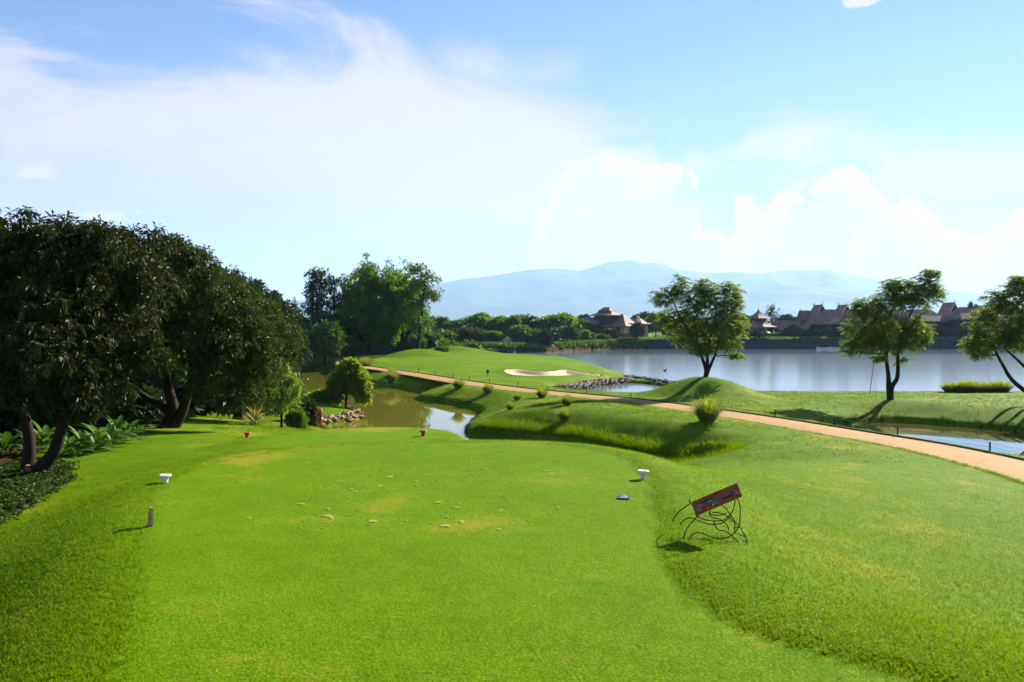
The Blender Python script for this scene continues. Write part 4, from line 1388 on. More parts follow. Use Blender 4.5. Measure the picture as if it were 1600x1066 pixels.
# --- small tree on the stony point, light-green sapling, garden shrubs
bs = on_ground(540, 51.0, -.04)
ds = bs[1]
lobed_tree('plumeria_tree', 'small dark round-headed tree on the stony point in the creek', 61, bs,
           [(W(545, 590, ds), (.95, .9, .7)), (W(560, 600, ds), (.7, .7, .8)), (W(528, 600, ds), (.6, .7, .6)), (W(520, 618, ds), (.6, .6, .4)), (W(567, 620, ds), (.35, .4, .45)), (W(548, 575, ds), (.6, .6, .4)), (W(500, 622, ds), (.55, .5, .35))],
           None, [L_airy], [([bs, W(540, 640, ds), W(541, 625, ds), W(545, 605, ds)], [.11, .08, .07, .05])], n=620, per=9, L=.26, ratio=.42, droop=.45, holes=.08, limb_r=.04)
bsp = on_ground(440, 33.5, -.03)
dsp = bsp[1]
lobed_tree('sapling', 'light yellow-green sapling with a thin dark stem before the creek', 62, bsp,
           [(W(440, 590, dsp), (.55, .5, .4)), (W(425, 610, dsp), (.5, .5, .4)), (W(455, 605, dsp), (.4, .4, .35)), (W(450, 630, dsp), (.45, .45, .35)), (W(432, 635, dsp), (.4, .4, .3)), (W(432, 575, dsp), (.45, .4, .3))],
           None, [L_lime], [([bsp, W(440, 630, dsp), W(439, 600, dsp), W(438, 580, dsp)], [.045, .04, .03, .015])], n=300, per=9, L=.15, ratio=.42, droop=.3, holes=.2, limb_r=.02, inner=False)
for px, d, yt, k, lab in [(464, 36, 634, 'low', 'bright green shrub right of the sapling stem'), (474, 40, 618, 'lowdark', 'green shrub between the sapling and the small stony-point tree')]:
    bushy(k, px, d, yt, lab, 'shrubs beside the sapling', 'shrub', 'shrub', wide=.6)


# --- fountain-grass clumps, blade by blade
def grass_clump_mesh(seed, n=900, hgt=1.0, r=.5, mat=None, w=.011, up=.95):
    rng = np.random.default_rng(seed)
    a = rng.random(n) * 2 * pi
    rr = r * .45 * rng.random(n) ** .5
    base = np.stack([rr * np.cos(a), rr * np.sin(a), np.full(n, -.03)], -1)
    lean = rng.random(n) ** up * 1.15
    a2 = a + rng.normal(size=n) * .6
    hd = np.stack([np.cos(a2), np.sin(a2), np.zeros(n)], -1)
    Ln = hgt * (.45 + .7 * rng.random(n))
    v, f = [], []
    side = np.stack([-np.sin(a2), np.cos(a2), np.zeros(n)], -1) * w
    s = np.array([0, .45, .8, 1.0])
    pts = []
    for k in s:
        h = Ln * (k - .45 * lean * k ** 2.2)
        o = Ln * lean * .70 * k ** 1.5
        pts.append(base + hd * o[:, None] + np.array([0, 0, 1.0]) * h[:, None])
    V = np.stack([pts[0] - side, pts[0] + side, pts[1] - side * .9, pts[1] + side * .9, pts[2] - side * .6, pts[2] + side * .6, pts[3]], 1).reshape(-1, 3)
    i = np.arange(n)[:, None] * 7
    quads = np.concatenate([i + np.array([0, 1, 3, 2]), i + np.array([2, 3, 5, 4])])
    tris = i + np.array([4, 5, 6])
    return mesh_from('grass_blades', V, [quads, tris], mat, False)


L_tuss = leaf_mat('grass_tussock', (.060, .115, .006), (.26, .31, .04), (.28, .34, .02), .7, .05, .5)
L_plume = leaf_mat('grass_plume', (.26, .22, .11), (.42, .36, .20), (.2, .16, .07), .8, .1, .3)
TUSS = [grass_clump_mesh(71 + k, 1000, 1.0, .42, L_tuss) for k in range(3)]
PLUME = grass_clump_mesh(79, 130, 1.2, .5, L_plume, .008, .8)
for i, (px, py, hp, lab) in enumerate([
        (1105, 659, 33, 'largest fountain-grass clump, nearest the path bend on the big mound'),
        (886, 633, 15, 'broad fountain-grass clump on the crest of the mound'),
        (882, 657, 17, 'fountain-grass clump halfway down the shaded mound face'),
        (797, 640, 11, 'small fountain-grass clump on the left shoulder of the mound'),
        (808, 625, 10, 'flat fountain-grass clump just above the one on the mound shoulder'),
        (846, 622, 14, 'wide fountain-grass clump against the path edge before the stone wall'),
        (762, 614, 13, 'fountain-grass clump on the slope below the sand bunker'),
        (716, 607, 14, 'fountain-grass clump beside the path, left of the bunker slope'),
        (612, 597, 17, 'fountain-grass clump low on the creek bank near the stony point'),
        (611, 586, 9, 'pale fountain-grass clump behind the one on the creek bank'),
        (571, 576, 16, 'dark fountain-grass clump above the small stony-point tree')]):
    b = gp(px, py, 1.0)
    hgt = hp * b[1] / F
    t = thing('fountain_grass', lab, 'grass clump', (b[0], b[1], b[2] - .02), i * 1.3, 'fountain grass clumps by the creek', hgt / .74)
    t.scale = (hgt / .66, hgt / .66, hgt / .78)
    obj('blades', TUSS[i % 3], t)
    if True:
        obj('plumes', PLUME, t)
for i in range(8):
    px = 1483 + i * 12
    b = on_ground(px, 56.3)
    hgt = (14 + (i * 5) % 4) * b[1] / F
    t = thing('reed_clump', ORD[i] + ' tall grass clump from the left in the row at the lake edge', 'grass clump', (b[0], b[1], b[2] - .02), i * 1.7, 'row of reeds at the lake edge')
    t.scale = (hgt / .50, hgt / .50, hgt / .80)
    obj('blades', TUSS[i % 3], t)

# ------------------------------------------------------------------ lakeside buildings
def M_roof():
    m, q = new_mat('roof_shingle')
    out = q.n('ShaderNodeOutputMaterial')
    b = q.n('ShaderNodeBsdfPrincipled')
    o = q.n('ShaderNodeTexCoord').outputs['Object']
    n = q.noise(o, .9, 5, .65)
    wv = q.n('ShaderNodeTexWave', wave_type='BANDS', bands_direction='Z', wave_profile='SAW')
    q.link(o, wv.inputs['Vector'])
    wv.inputs['Scale'].default_value = 1.1
    wv.inputs['Distortion'].default_value = .4
    c = q.ramp(n, [(.3, (.15, .085, .068)), (.55, (.26, .155, .12)), (.75, (.36, .23, .18))])
    c = q.mix(q.m('MULTIPLY', wv.outputs['Fac'], .25), c, (.22, .15, .12))
    q.link(c, b.inputs['Base Color'])
    b.inputs['Roughness'].default_value = .75
    b.inputs['Specular IOR Level'].default_value = .25
    bp = q.n('ShaderNodeBump')
    bp.inputs['Distance'].default_value = .05
    q.link(wv.outputs['Fac'], bp.inputs['Height'])
    q.link(bp.outputs[0], b.inputs['Normal'])
    q.link(b.outputs[0], out.inputs[0])
    return m


ROOF = M_roof()
WALL_P = simple('wall_peach', (.50, .33, .22), .85, .2, .15, 1.5, .1)
WALL_B = simple('wall_brick_red', (.24, .065, .035), .85, .2, .3, 4, .3)
WALL_D = simple('wall_dark_timber', (.055, .035, .03), .7, .3, .35, 3, .2)
WALL_G = simple('wall_shaded_timber', (.040, .034, .034), .8, .3, .2, 2, .1)  # dark tone paints in the shade on the gabled houses' lake fronts
TRIM = simple('trim_dark_timber', (.045, .028, .022), .6, .3, .3, 4, .1)
PALE = simple('trim_pale', (.60, .50, .40), .7, .3, .12, 3, .05)
GLASS = simple('window_glass_dark', (.02, .028, .035), .08, .6, .2, 1, 0)


def hip(mb, c, w, l, rz, z0, z1, ridge=.4, flare=.12, th=.22):
    """hipped roof with slightly concave slopes; w across, l along the ridge"""
    def ring(s, z, rl):
        hw, hl = w / 2 * s, l / 2 * s if rl is None else rl
        return [(-hl, -hw, z), (hl, -hw, z), (hl, hw, z), (-hl, hw, z)]
    rl = l / 2 * ridge
    R = [ring(.97, z0 - th, None), ring(1.0, z0 - th, None), ring(1.0, z0, None)]
    hw, hl = w / 2, l / 2
    k = .5
    hm = z0 + (z1 - z0) * (k - flare)
    R.append([(-(hl + (rl - hl) * k), -hw * (1 - k), hm), (hl + (rl - hl) * k, -hw * (1 - k), hm), (hl + (rl - hl) * k, hw * (1 - k), hm), (-(hl + (rl - hl) * k), hw * (1 - k), hm)])
    R.append([(-rl, -.06, z1), (rl, -.06, z1), (rl, .06, z1), (-rl, .06, z1)])
    cr, sr = cos(rz), sin(rz)
    v = [(c[0] + x * cr - y * sr, c[1] + x * sr + y * cr, z) for r in R for x, y, z in r]
    f = [(0, 3, 2, 1), (16, 17, 18, 19)]
    for i in range(4):
        for j in range(4):
            f.append((i * 4 + j, i * 4 + (j + 1) % 4, i * 4 + 4 + (j + 1) % 4, i * 4 + 4 + j))
    mb.add(v, f)


def gable(mb, x0, x1, y0, y1, z0, z1, along='x', th=.22, flare=.10):
    """gabled roof slab, ridge along x or y, concave slopes"""
    if along == 'x':
        T = lambda a, s, z: (x0 + (x1 - x0) * a, (y0 + y1) / 2 + s * (y1 - y0) / 2, z)
    else:
        T = lambda a, s, z: ((x0 + x1) / 2 + s * (x1 - x0) / 2, y0 + (y1 - y0) * a, z)
    zm = z0 + (z1 - z0) * (.5 - flare)
    prof = [(-1, z0), (-.5, zm), (-.02, z1), (.02, z1), (.5, zm), (1, z0)]
    low = [(1 - .03, z0 - th), (.5, zm - th), (0.0, z1 - th), (-.5, zm - th), (-1 + .03, z0 - th)]
    ringp = prof + low
    n = len(ringp)
    v = [T(0, s, z) for s, z in ringp] + [T(1, s, z) for s, z in ringp]
    f = [(i, (i + 1) % n, n + (i + 1) % n, n + i) for i in range(n)]
    # end faces of the slab, strip by strip
    for o in (0, n):
        for a, b_, c_, d_ in ((0, 1, 9, 10), (1, 2, 8, 9), (2, 3, 8, 8), (3, 4, 7, 8), (4, 5, 6, 7)):
            p = [a, b_, c_] + ([d_] if d_ != c_ else [])
            f.append(tuple(o + i for i in (p if o == 0 else p[::-1])))
    mb.add(v, f)


def part(parent, name, mat, fn, smooth=False):
    mb = MB()
    fn(mb)
    v = np.concatenate(mb.v) - np.array(parent.location)
    mb.v = [v]
    return obj(name, mb.mesh(name, mat, smooth), parent)


def window(parent, x, y, z, w, h, face='-y'):
    fr = part(parent, 'window', TRIM, lambda m: [m.box((x, y - .03, z + h / 2 + .05), (w + .2, .1, .1)), m.box((x, y - .03, z - h / 2 - .05), (w + .2, .1, .1)),
                                                  m.box((x - w / 2 - .05, y - .03, z), (.1, .1, h)), m.box((x + w / 2 + .05, y - .03, z), (.1, .1, h)), m.box((x, y - .03, z), (.06, .08, h))])
    mb = MB()
    mb.box((x, y - .012, z), (w, .03, h))
    mb.v = [np.concatenate(mb.v) - np.array(parent.location)]
    g = obj('pane', mb.mesh('pane', GLASS), fr)
    return fr


# villa with the two-tiered pagoda roof
def villa():
    d = 214
    s = d / F
    X = lambda px: PD(px, d)
    Z = lambda py: H - (py - YH) * s
    gz = 2.3
    t = thing('villa', 'large villa with a two-tiered pagoda roof, peach walls and brick-red base', 'house', (X(960), d, gz))
    rz = radians(-38)
    def turned(m, c, w, l, z0, z1):
        m.box((c[0], c[1], (z0 + z1) / 2), (l, w, z1 - z0), rz)
    c = (X(966), d + 2)
    part(t, 'base_wall', WALL_B, lambda m: turned(m, c, 7.0, 8.0, gz - .5, Z(521)))
    part(t, 'wall', WALL_P, lambda m: turned(m, c, 6.8, 7.8, Z(521), Z(507)))
    part(t, 'roof', ROOF, lambda m: hip(m, c, 9.0, 10.4, rz, Z(509.5), Z(491), .35))
    c2 = (X(949), d + 1.6)
    part(t, 'tower_wall', WALL_D, lambda m: turned(m, c2, 4.6, 4.6, Z(505), Z(491)))
    part(t, 'tower_roof', ROOF, lambda m: hip(m, c2, 6.2, 6.6, rz, Z(492.5), Z(484.5), .45))
    part(t, 'lantern_wall', WALL_D, lambda m: turned(m, c2, 1.9, 2.3, Z(487), Z(484)))
    part(t, 'lantern_roof', ROOF, lambda m: hip(m, c2, 2.9, 3.5, rz, Z(485.3), Z(480), .5))
    c3 = (X(926), d + 3)
    part(t, 'wing_wall', WALL_P, lambda m: turned(m, c3, 4.4, 5.6, gz - .5, Z(503)))
    part(t, 'wing_roof', ROOF, lambda m: hip(m, c3, 5.8, 7.4, rz, Z(504.5), Z(495.5), .5))
    c4 = (X(998), d + 5)
    part(t, 'wing_wall', WALL_P, lambda m: turned(m, c4, 4.0, 5.0, gz - .5, Z(505)))
    part(t, 'wing_roof', ROOF, lambda m: hip(m, c4, 5.4, 6.4, rz, Z(506), Z(497), .4))
    part(t, 'chimney', PALE, lambda m: m.box((X(998), d + 1.2, (Z(506) + Z(493.5)) / 2), (.55, .55, Z(493.5) - Z(506)), rz))
    # windows on the two faces turned to the lake
    for f, off in ((0, -2.2), (0, 0), (0, 2.2), (1, -1.6), (1, 1.6)):
        ux, uy = (cos(rz), sin(rz)) if f == 0 else (-sin(rz), cos(rz))
        nx_, ny_ = (sin(rz), -cos(rz)) if f == 0 else (-cos(rz), -sin(rz))
        hd = 3.4 if f == 0 else 3.9
        wx, wy = c[0] + ux * off + nx_ * (hd + .04), c[1] + uy * off + ny_ * (hd + .04)
        ang = rz if f == 0 else rz + pi / 2
        fr = part(t, 'window', TRIM, lambda m: m.box((wx, wy, Z(514)), (1.25, .10, 1.5), ang))
        mb = MB()
        mb.box((wx + nx_ * .04, wy + ny_ * .04, Z(514)), (1.0, .06, 1.25), ang)
        mb.v = [np.concatenate(mb.v) - np.array(t.location)]
        obj('pane', mb.mesh('pane', GLASS), fr)


villa()


def hidden_house():
    d = 228
    s = d / F
    X = lambda px: PD(px, d)
    Z = lambda py: H - (py - YH) * s
    t = thing('house', 'hip-roofed house half hidden behind the airy mound tree', 'house', (X(1075), d, 2.3))
    part(t, 'wall', WALL_P, lambda m: m.box((X(1075), d, (1.9 + Z(509)) / 2), (8.6, 6, Z(509) - 1.9)))
    part(t, 'roof', ROOF, lambda m: hip(m, (X(1075), d), 8.0, 11, radians(-12), Z(510), Z(494), .5))
    for k in (-2.4, 0, 2.4):
        window(t, X(1075) + k, d - 3.03, Z(516), 1.0, 1.2)


hidden_house()


def pavilion():
    d = 211
    s = d / F
    X = lambda px: PD(px, d)
    Z = lambda py: H - (py - YH) * s
    c = (X(1185), d)
    t = thing('pavilion', 'open pavilion with a concave pointed spire above spreading low roofs', 'pavilion', (c[0], c[1], 2.3))
    n = 9

    def spire(m):
        prof = []
        for k in range(n):
            u = k / (n - 1)
            prof.append((2.25 * (1 - u) ** 2.0 + .04, Z(497.5) + (Z(482) - Z(497.5)) * u))
        q = 4
        v = [(c[0] + r * 1.414 * cos(pi / 4 + j * pi / 2 + .5), c[1] + r * 1.414 * sin(pi / 4 + j * pi / 2 + .5), z) for r, z in prof for j in range(q)]
        f = [(i * q + j, i * q + (j + 1) % q, (i + 1) * q + (j + 1) % q, (i + 1) * q + j) for i in range(n - 1) for j in range(q)]
        f += [(3, 2, 1, 0), tuple((n - 1) * q + j for j in range(q))]
        m.add(v, f)
    part(t, 'spire', ROOF, spire)
    part(t, 'spire_wall', WALL_D, lambda m: m.box((c[0], c[1], (Z(503) + Z(497.7)) / 2), (2.6, 2.6, Z(497.7) - Z(503)), .5))
    part(t, 'roof', ROOF, lambda m: hip(m, (c[0], c[1]), 7.2, 9.0, .5, Z(511), Z(500.5), .35))
    part(t, 'porch_roof', ROOF, lambda m: hip(m, (X(1166), d - 2.2), 3.6, 4.0, .5, Z(514.5), Z(506), .1))
    part(t, 'side_roof', ROOF, lambda m: hip(m, (X(1212), d + 1.6), 4.8, 7.0, .35, Z(511), Z(502), .5))
    part(t, 'wall', WALL_D, lambda m: m.box((X(1190), d + 1.5, (1.9 + Z(511)) / 2), (6.0, 3.0, Z(511) - 1.9), .3))
    part(t, 'floor_slab', PALE, lambda m: m.box((c[0], c[1], 2.42), (9.0, 7.5, .3), .3))
    for px, o in ((1159, -2.6), (1164, -3.6), (1173, -3.4), (1180, -3.2), (1192, -2.8), (1203, -2.2), (1216, -.4), (1227, .4)):
        part(t, 'post', PALE if px in (1173, 1192) else TRIM, lambda m: m.box((X(px), d + o, (2.5 + Z(512)) / 2), (.22, .22, Z(512) - 2.5)))


pavilion()


def gabled_house(px, ytop, label, link_px, ridge_y, eave_y, d=212, depth=5.8, hw=3.75, wins=3):
    """tall steep wing, ridge running away from the lake, with a lower roof joining it on its right"""
    s = d / F
    Z = lambda py: H - (py - YH) * s
    x = PD(px, d)
    gz = 2.3
    t = thing('gabled_house', label, 'house', (x, d, gz), 0, 'row of steep gabled lakeside houses')
    z1, z0 = Z(ytop), Z(514)
    part(t, 'steep_roof', ROOF, lambda m: gable(m, x - hw, x + hw, d, d + depth, z0, z1, 'y', .25, .05))

    def gw(m):
        for y in (d + .45, d + depth - .45):
            v = [(x - hw * .78, y - .1, gz - .6), (x + hw * .78, y - .1, gz - .6), (x + hw * .78, y - .1, z0 + .35), (x, y - .1, z1 - .7), (x - hw * .78, y - .1, z0 + .35)]
            w = [(a, b + .2, c) for a, b, c in v]
            m.prism(v, w)
        for sx in (-1, 1):
            m.box((x + sx * hw * .76, d + depth / 2, (gz - .6 + z0 + .2) / 2), (.2, depth - 1.2, z0 + .2 - gz + .6))
    part(t, 'wall', WALL_G, gw)
    # pale verge boards and crossed finials
    for y in (d - .03, d + depth + .03):
        def verge(m):
            for sx in (-1, 1):
                zm = z0 + (z1 - z0) * .45
                pts = [(x + sx * hw * 1.02, y, z0 - .12), (x + sx * hw * .5, y, zm - .1), (x - sx * .35, y, z1 + .75)]
                m.tube(pts, [.11, .11, .05], 5)
        part(t, 'verge_board', PALE if y < d + 1 else TRIM, verge)
    part(t, 'ridge_cap', TRIM, lambda m: m.box((x, d + depth / 2, z1 + .09), (.5, depth - .3, .14)))
    if link_px:                # lower hipped roof standing before the wing, turned towards the sun
        xa, xb = PD(px - 24, d), PD(link_px, d)
        rz = radians(20)
        cc = ((xa + xb) / 2, d - 3.2)
        w_ = 6.4
        part(t, 'front_roof', ROOF, lambda m: hip(m, cc, w_, (xb - xa) * 1.04, rz, Z(eave_y), Z(ridge_y), .52, .02))
        part(t, 'front_wall', WALL_G, lambda m: m.box((cc[0], cc[1], (gz - .6 + Z(eave_y + 1)) / 2), ((xb - xa) * .82, w_ * .72, Z(eave_y + 1) - gz + .6), rz))
        part(t, 'front_ridge', TRIM, lambda m: m.box((cc[0], cc[1], Z(ridge_y) + .07), ((xb - xa) * .52, .3, .14), rz))
        for k in range(wins):
            off = ((xb - xa) * .8) * ((k + .5) / wins - .5)
            wx, wy = cc[0] + off * cos(rz) + (w_ * .36 + .03) * sin(rz), cc[1] + off * sin(rz) - (w_ * .36 + .03) * cos(rz)
            fr = part(t, 'window', TRIM, lambda m: m.box((wx, wy, Z(515)), (1.0, .08, 1.4), rz))
            mb = MB()
            mb.box((wx + .035 * sin(rz), wy - .035 * cos(rz), Z(515)), (.8, .06, 1.2), rz)
            mb.v = [np.concatenate(mb.v) - np.array(t.location)]
            obj('pane', mb.mesh('pane', GLASS), fr)
    window(t, x, d + .32, Z(517), 1.1, 1.5)
    window(t, x, d + .32, Z(502), .8, 1.0)
    return t


gabled_house(1285, 477, 'steep gabled house nearest the spired pavilion, pale side roof', 1322, 485, 506)
gabled_house(1324, 477, 'second steep gabled house from the pavilion, beside the twin-stem tree', 1370, 485, 506)
gabled_house(1368, 479, 'steep gabled house whose ridge is hidden by the twin-stem tree', 1404, 487, 506)
gabled_house(1410, 484, 'steep gabled house wholly behind the twin-stem tree crown', 1470, 485, 502)
gabled_house(1492, 473.5, 'tallest steep gabled house, in the gap right of the twin-stem tree', 1534, 481.5, 499)
gabled_house(1545, 478, 'steep gabled house behind the tree at the right edge', 1610, 483, 500)


def low_house():
    d = 210
    s = d / F
    X = lambda px: PD(px, d)
    Z = lambda py: H - (py - YH) * s
    t = thing('low_house', 'low house with a broad pink-lit roof between pavilion and gabled houses', 'house', (X(1232), d, 2.3))
    part(t, 'roof', ROOF, lambda m: gable(m, X(1214), X(1252), d - 1.5, d + 5.5, Z(516), Z(500.5), 'x', .22, .04))
    part(t, 'wall', WALL_D, lambda m: m.box((X(1233), d + 2, (1.9 + Z(516.5)) / 2), (4.8, 4.6, Z(516.5) - 1.9)))
    part(t, 'ridge_cap', TRIM, lambda m: m.box((X(1233), d + 2, Z(500.5) + .07), (6.0, .3, .14)))
    for k in (-1.4, .1, 1.6):
        window(t, X(1233) + k, d - .33, Z(519.5), .7, .9)
    d2 = 217
    t2 = thing('rear_house', 'small pink-roofed gable showing between low house and first steep gable', 'house', (PD(1262, d2), d2, 2.3))
    s2 = d2 / F
    Z2 = lambda py: H - (py - YH) * s2
    part(t2, 'roof', ROOF, lambda m: gable(m, PD(1253, d2), PD(1276, d2), d2 - 1, d2 + 5, Z2(500), Z2(485), 'x', .22, .04))
    part(t2, 'wall', WALL_D, lambda m: m.box((PD(1265, d2), d2 + 2, (1.9 + Z2(500.5)) / 2), (3.0, 4.0, Z2(500.5) - 1.9)))
    for yy in (d2 - 1.05,):
        part(t2, 'finial', TRIM, lambda m: [m.tube([(PD(1254, d2), yy + 3, Z2(487)), (PD(1255, d2), yy + 3, Z2(482))], [.12, .03], 5)])


low_house()

# retaining wall with a clipped hedge along its top, on the far shore
NAVY_SHADE = simple('stone_wall_shade', (.040, .038, .045), .85, .2, .4, 1.2, .5)  # shadow on the wall's lake face is put into this dark colour
mbw = MB()
wl = [(33, 199.0), (60, 199.4), (100, 199.6), (150, 199.8), (210, 200.6)]
for (x0, y0), (x1, y1) in zip(wl[:-1], wl[1:]):
    n = max(int((x1 - x0) / 3), 1)
    for k in range(n):
        a, b = (x0 + (x1 - x0) * k / n, y0 + (y1 - y0) * k / n), (x0 + (x1 - x0) * (k + 1) / n, y0 + (y1 - y0) * (k + 1) / n)
        h = 2.28 + .05 * ((k * 7) % 5) / 5
        mbw.prism([(a[0] + .02, a[1], -.6), (b[0] - .02, b[1], -.6), (b[0] - .02, b[1] + 2.2, -.6), (a[0] + .02, a[1] + 2.2, -.6)],
                  [(a[0] + .02, a[1] + .12, h), (b[0] - .02, b[1] + .12, h), (b[0] - .02, b[1] + 2.2, h), (a[0] + .02, a[1] + 2.2, h)])
tag(obj('retaining_wall', mbw.mesh('retaining_wall', NAVY_SHADE)), 'long dark retaining wall along the far lake shore', 'wall')
rng = np.random.default_rng(91)
n = 5200
hx = rng.uniform(30, 190, n)
hy = np.interp(hx, [p[0] for p in wl], [p[1] for p in wl]) + .75 + rng.normal(size=n) * .22
hz = 2.3 + rng.random(n) ** .7 * .5
c = np.stack([hx, hy, hz], -1)
v, f = leaf_arrays(c, unit(rng.normal(size=(n, 3)) + [0, 0, .7]), unit(rng.normal(size=(n, 3))), .34 * (.6 + .6 * rng.random(n)), .2 * np.ones(n))
tag(obj('clipped_hedge', mesh_from('clipped_hedge', v, f, L_lime, False)), 'thin yellow-green clipped hedge along the top of the far wall', 'hedge')

# green slope of the far left bank: rough reeds and creepers
n = 9000
bx = rng.uniform(-14, 34, n)
sh = np.interp(bx, [-18, -8, 0, 6.6, 14, 22.5, 34], [160, 167, 167, 171, 184, 194, 201])
by = sh + .9 + rng.random(n) ** 1.3 * 9
bz = height(bx, by) - .05
keep = fbm(bx * .35, by * .35, 3, 4) > -.12
bx, by, bz = bx[keep], by[keep], bz[keep]
n = len(bx)
c = np.repeat(np.stack([bx, by, bz], -1), 4, 0)
m4 = len(c)
v, f = leaf_arrays(c + rng.normal(size=(m4, 3)) * [.3, .3, .12], unit(rng.normal(size=(m4, 3)) * .8 + [0, 0, .9]), unit(rng.normal(size=(m4, 3)) + [0, 0, .6]), .75 * (.5 + .8 * rng.random(m4)), .26 * np.ones(m4))
tag(obj('bank_vegetation', mesh_from('bank_vegetation', v, f, L_mid, False)), kind='stuff')

# a white garden wall in the trees on the left bank
WHITE = simple('paint_white', (.72, .70, .66), .6, .3, .08, 3, .05)
t = thing('garden_wall', 'short white garden wall among the trees on the far left bank', 'wall', (PD(806, 181), 181, 1.6))
for a, b in ((782, 797), (799, 815), (817, 833)):
    part(t, 'panel', WHITE, lambda m: m.box((PD((a + b) / 2, 181), 181, 2.55), (PD(b, 181) - PD(a, 181), .18, .8)))
for a in (781, 798, 816, 834):
    part(t, 'pier', WHITE, lambda m: m.box((PD(a, 181), 181, 2.3), (.3, .3, 2.0)))

# ------------------------------------------------------------------ stones
def stone_meshes(mat, seed, n=5, flat=.75):
    out = []
    for k in range(n):
        rng_ = np.random.default_rng(seed + k)
        bm_v = []
        t_ = (1 + 5 ** .5) / 2
        ico = np.array([(-1, t_, 0), (1, t_, 0), (-1, -t_, 0), (1, -t_, 0), (0, -1, t_), (0, 1, t_), (0, -1, -t_), (0, 1, -t_), (t_, 0, -1), (t_, 0, 1), (-t_, 0, -1), (-t_, 0, 1)], float)
        ico = unit(ico) * .5 * (.78 + .44 * rng_.random((12, 1))) * np.array([1.15, .95, flat])
        fc = np.array([(0, 11, 5), (0, 5, 1), (0, 1, 7), (0, 7, 10), (0, 10, 11), (1, 5, 9), (5, 11, 4), (11, 10, 2), (10, 7, 6), (7, 1, 8), (3, 9, 4), (3, 4, 2), (3, 2, 6), (3, 6, 8), (3, 8, 9), (4, 9, 5), (2, 4, 11), (6, 2, 10), (8, 6, 7), (9, 8, 1)])
        out.append(mesh_from('stone', ico, fc, mat, False))
    return out


S_tan = simple('stone_tan', (.29, .195, .11), .85, .25, .45, 5, .6)
S_wall = simple('stone_brown', (.105, .068, .040), .85, .25, .5, 4, .7)
S_dark = simple('stone_dark', (.055, .048, .042), .85, .25, .5, 4, .7)


def stones(parent, name, meshes, pts, rs):
    for i, (p, s) in enumerate(zip(pts, rs)):
        o = bpy.data.objects.new(name, meshes[i % len(meshes)])
        COL.objects.link(o)
        o.parent = parent
        o.location = np.array(p) - np.array(parent.location)
        r_ = random.Random(i * 13 + len(pts))
        o.rotation_euler = (r_.uniform(-.4, .4), r_.uniform(-.4, .4), r_.random() * 6.28)
        o.scale = (s, s * r_.uniform(.8, 1.1), s * r_.uniform(.7, 1.0))


rng = np.random.default_rng(101)
tanm = stone_meshes(S_tan, 200)
# stones along the point in the creek
edge = np.array([(-10.9, 43.6), (-10.2, 44.6), (-9.5, 46.4), (-8.85, 48.2), (-9.0, 50.0), (-9.6, 51.3)])
es = smooth_path(np.column_stack([edge, np.zeros((len(edge), 2))]), 16)[:, :2]
pts, rs = [], []
for k in range(120):
    p = es[rng.integers(len(es))] + rng.normal(size=2) * .12 + np.array([-.22, .04]) * rng.random() * 2.2
    z = max(ground_z(*p), -.02) + .05 + .06 * rng.random()
    pts.append((p[0], p[1], z))
    rs.append(rng.uniform(.16, .36))
t = thing('rock_edging', 'heap of pale tan rocks edging the point in the creek', 'rocks', (-9.4, 46.5, 0))
stones(t, 'rock', tanm, pts, rs)
pts, rs = [], []
for k in range(16):
    p = W(rng.uniform(470, 489), 631, 57.5)
    y = 57.5 + rng.normal() * .25
    x = p[0]
    pts.append((x, y, max(ground_z(x, y), -.02) + .08))
    rs.append(rng.uniform(.18, .34))
t = thing('rock_edging', 'small line of tan rocks behind the red-leaved plant', 'rocks', (-14, 57.5, 0))
stones(t, 'rock', tanm, pts, rs)
# stone wall below the green
wl2 = np.array([(2.2, 66.2, .50), (3.6, 67.75, .62), (5.7, 71.35, .72), (8.0, 75.65, .66), (10.9, 79.95, .48), (11.75, 82.5, .42), (11.9, 85.2, .36)])
wl2[:, :2] += np.array([.42, -.22])
ws = smooth_path(np.column_stack([wl2, np.zeros(len(wl2))]), 24)[:, :3]
L_ = np.concatenate([[0], np.cumsum(np.hypot(*np.diff(ws[:, :2], axis=0).T))])
pts, rs = [], []
for row in range(4):
    a = .12 * row
    while a < L_[-1]:
        x, y, h = (np.interp(a, L_, ws[:, j]) for j in range(3))
        zz = -.05 + (h + .05) * (row + .4) / 4
        pts.append((x + .05 * rng.normal() - .03 * row, y + .04 * rng.normal() + .06 * row, zz + .03 * rng.normal()))
        rs.append(rng.uniform(.22, .36))
        a += rng.uniform(.25, .33)
t = thing('stone_wall', 'low curved brown stone wall holding up the green above the pond', 'wall', (6, 72, 0))
stones(t, 'stone', stone_meshes(S_wall, 220), pts[:290], rs[:290])
core = strip('wall_core', np.column_stack([ws[:, 0] - .05, ws[:, 1] + .25, ws[:, 2]]), [-.25, -.2, .12, .2], [.0, .0, -.1, -1.0], S_dark, None)
core.parent = t
core.matrix_parent_inverse = mathutils.Matrix.Translation((-6, -72, 0))
# dyke between pond and lake
dk = np.array([(11.9, 85.3), (12.6, 82.6), (13.4, 79.8), (14.2, 77.0), (14.9, 74.5)])
dsn = smooth_path(np.column_stack([dk, np.zeros((len(dk), 2))]), 14)[:, :2]
pts, rs = [], []
for p in dsn:
    for k in range(3):
        pts.append((p[0] + rng.normal() * .35 , p[1] + rng.normal() * .1, .10 + .22 * rng.random()))
        rs.append(rng.uniform(.35, .6))
t = thing('stone_dyke', 'low dark stone dyke between the small pond and the lake', 'dyke', (13.2, 80, 0))
stones(t, 'stone', stone_meshes(S_dark, 240), pts, rs)
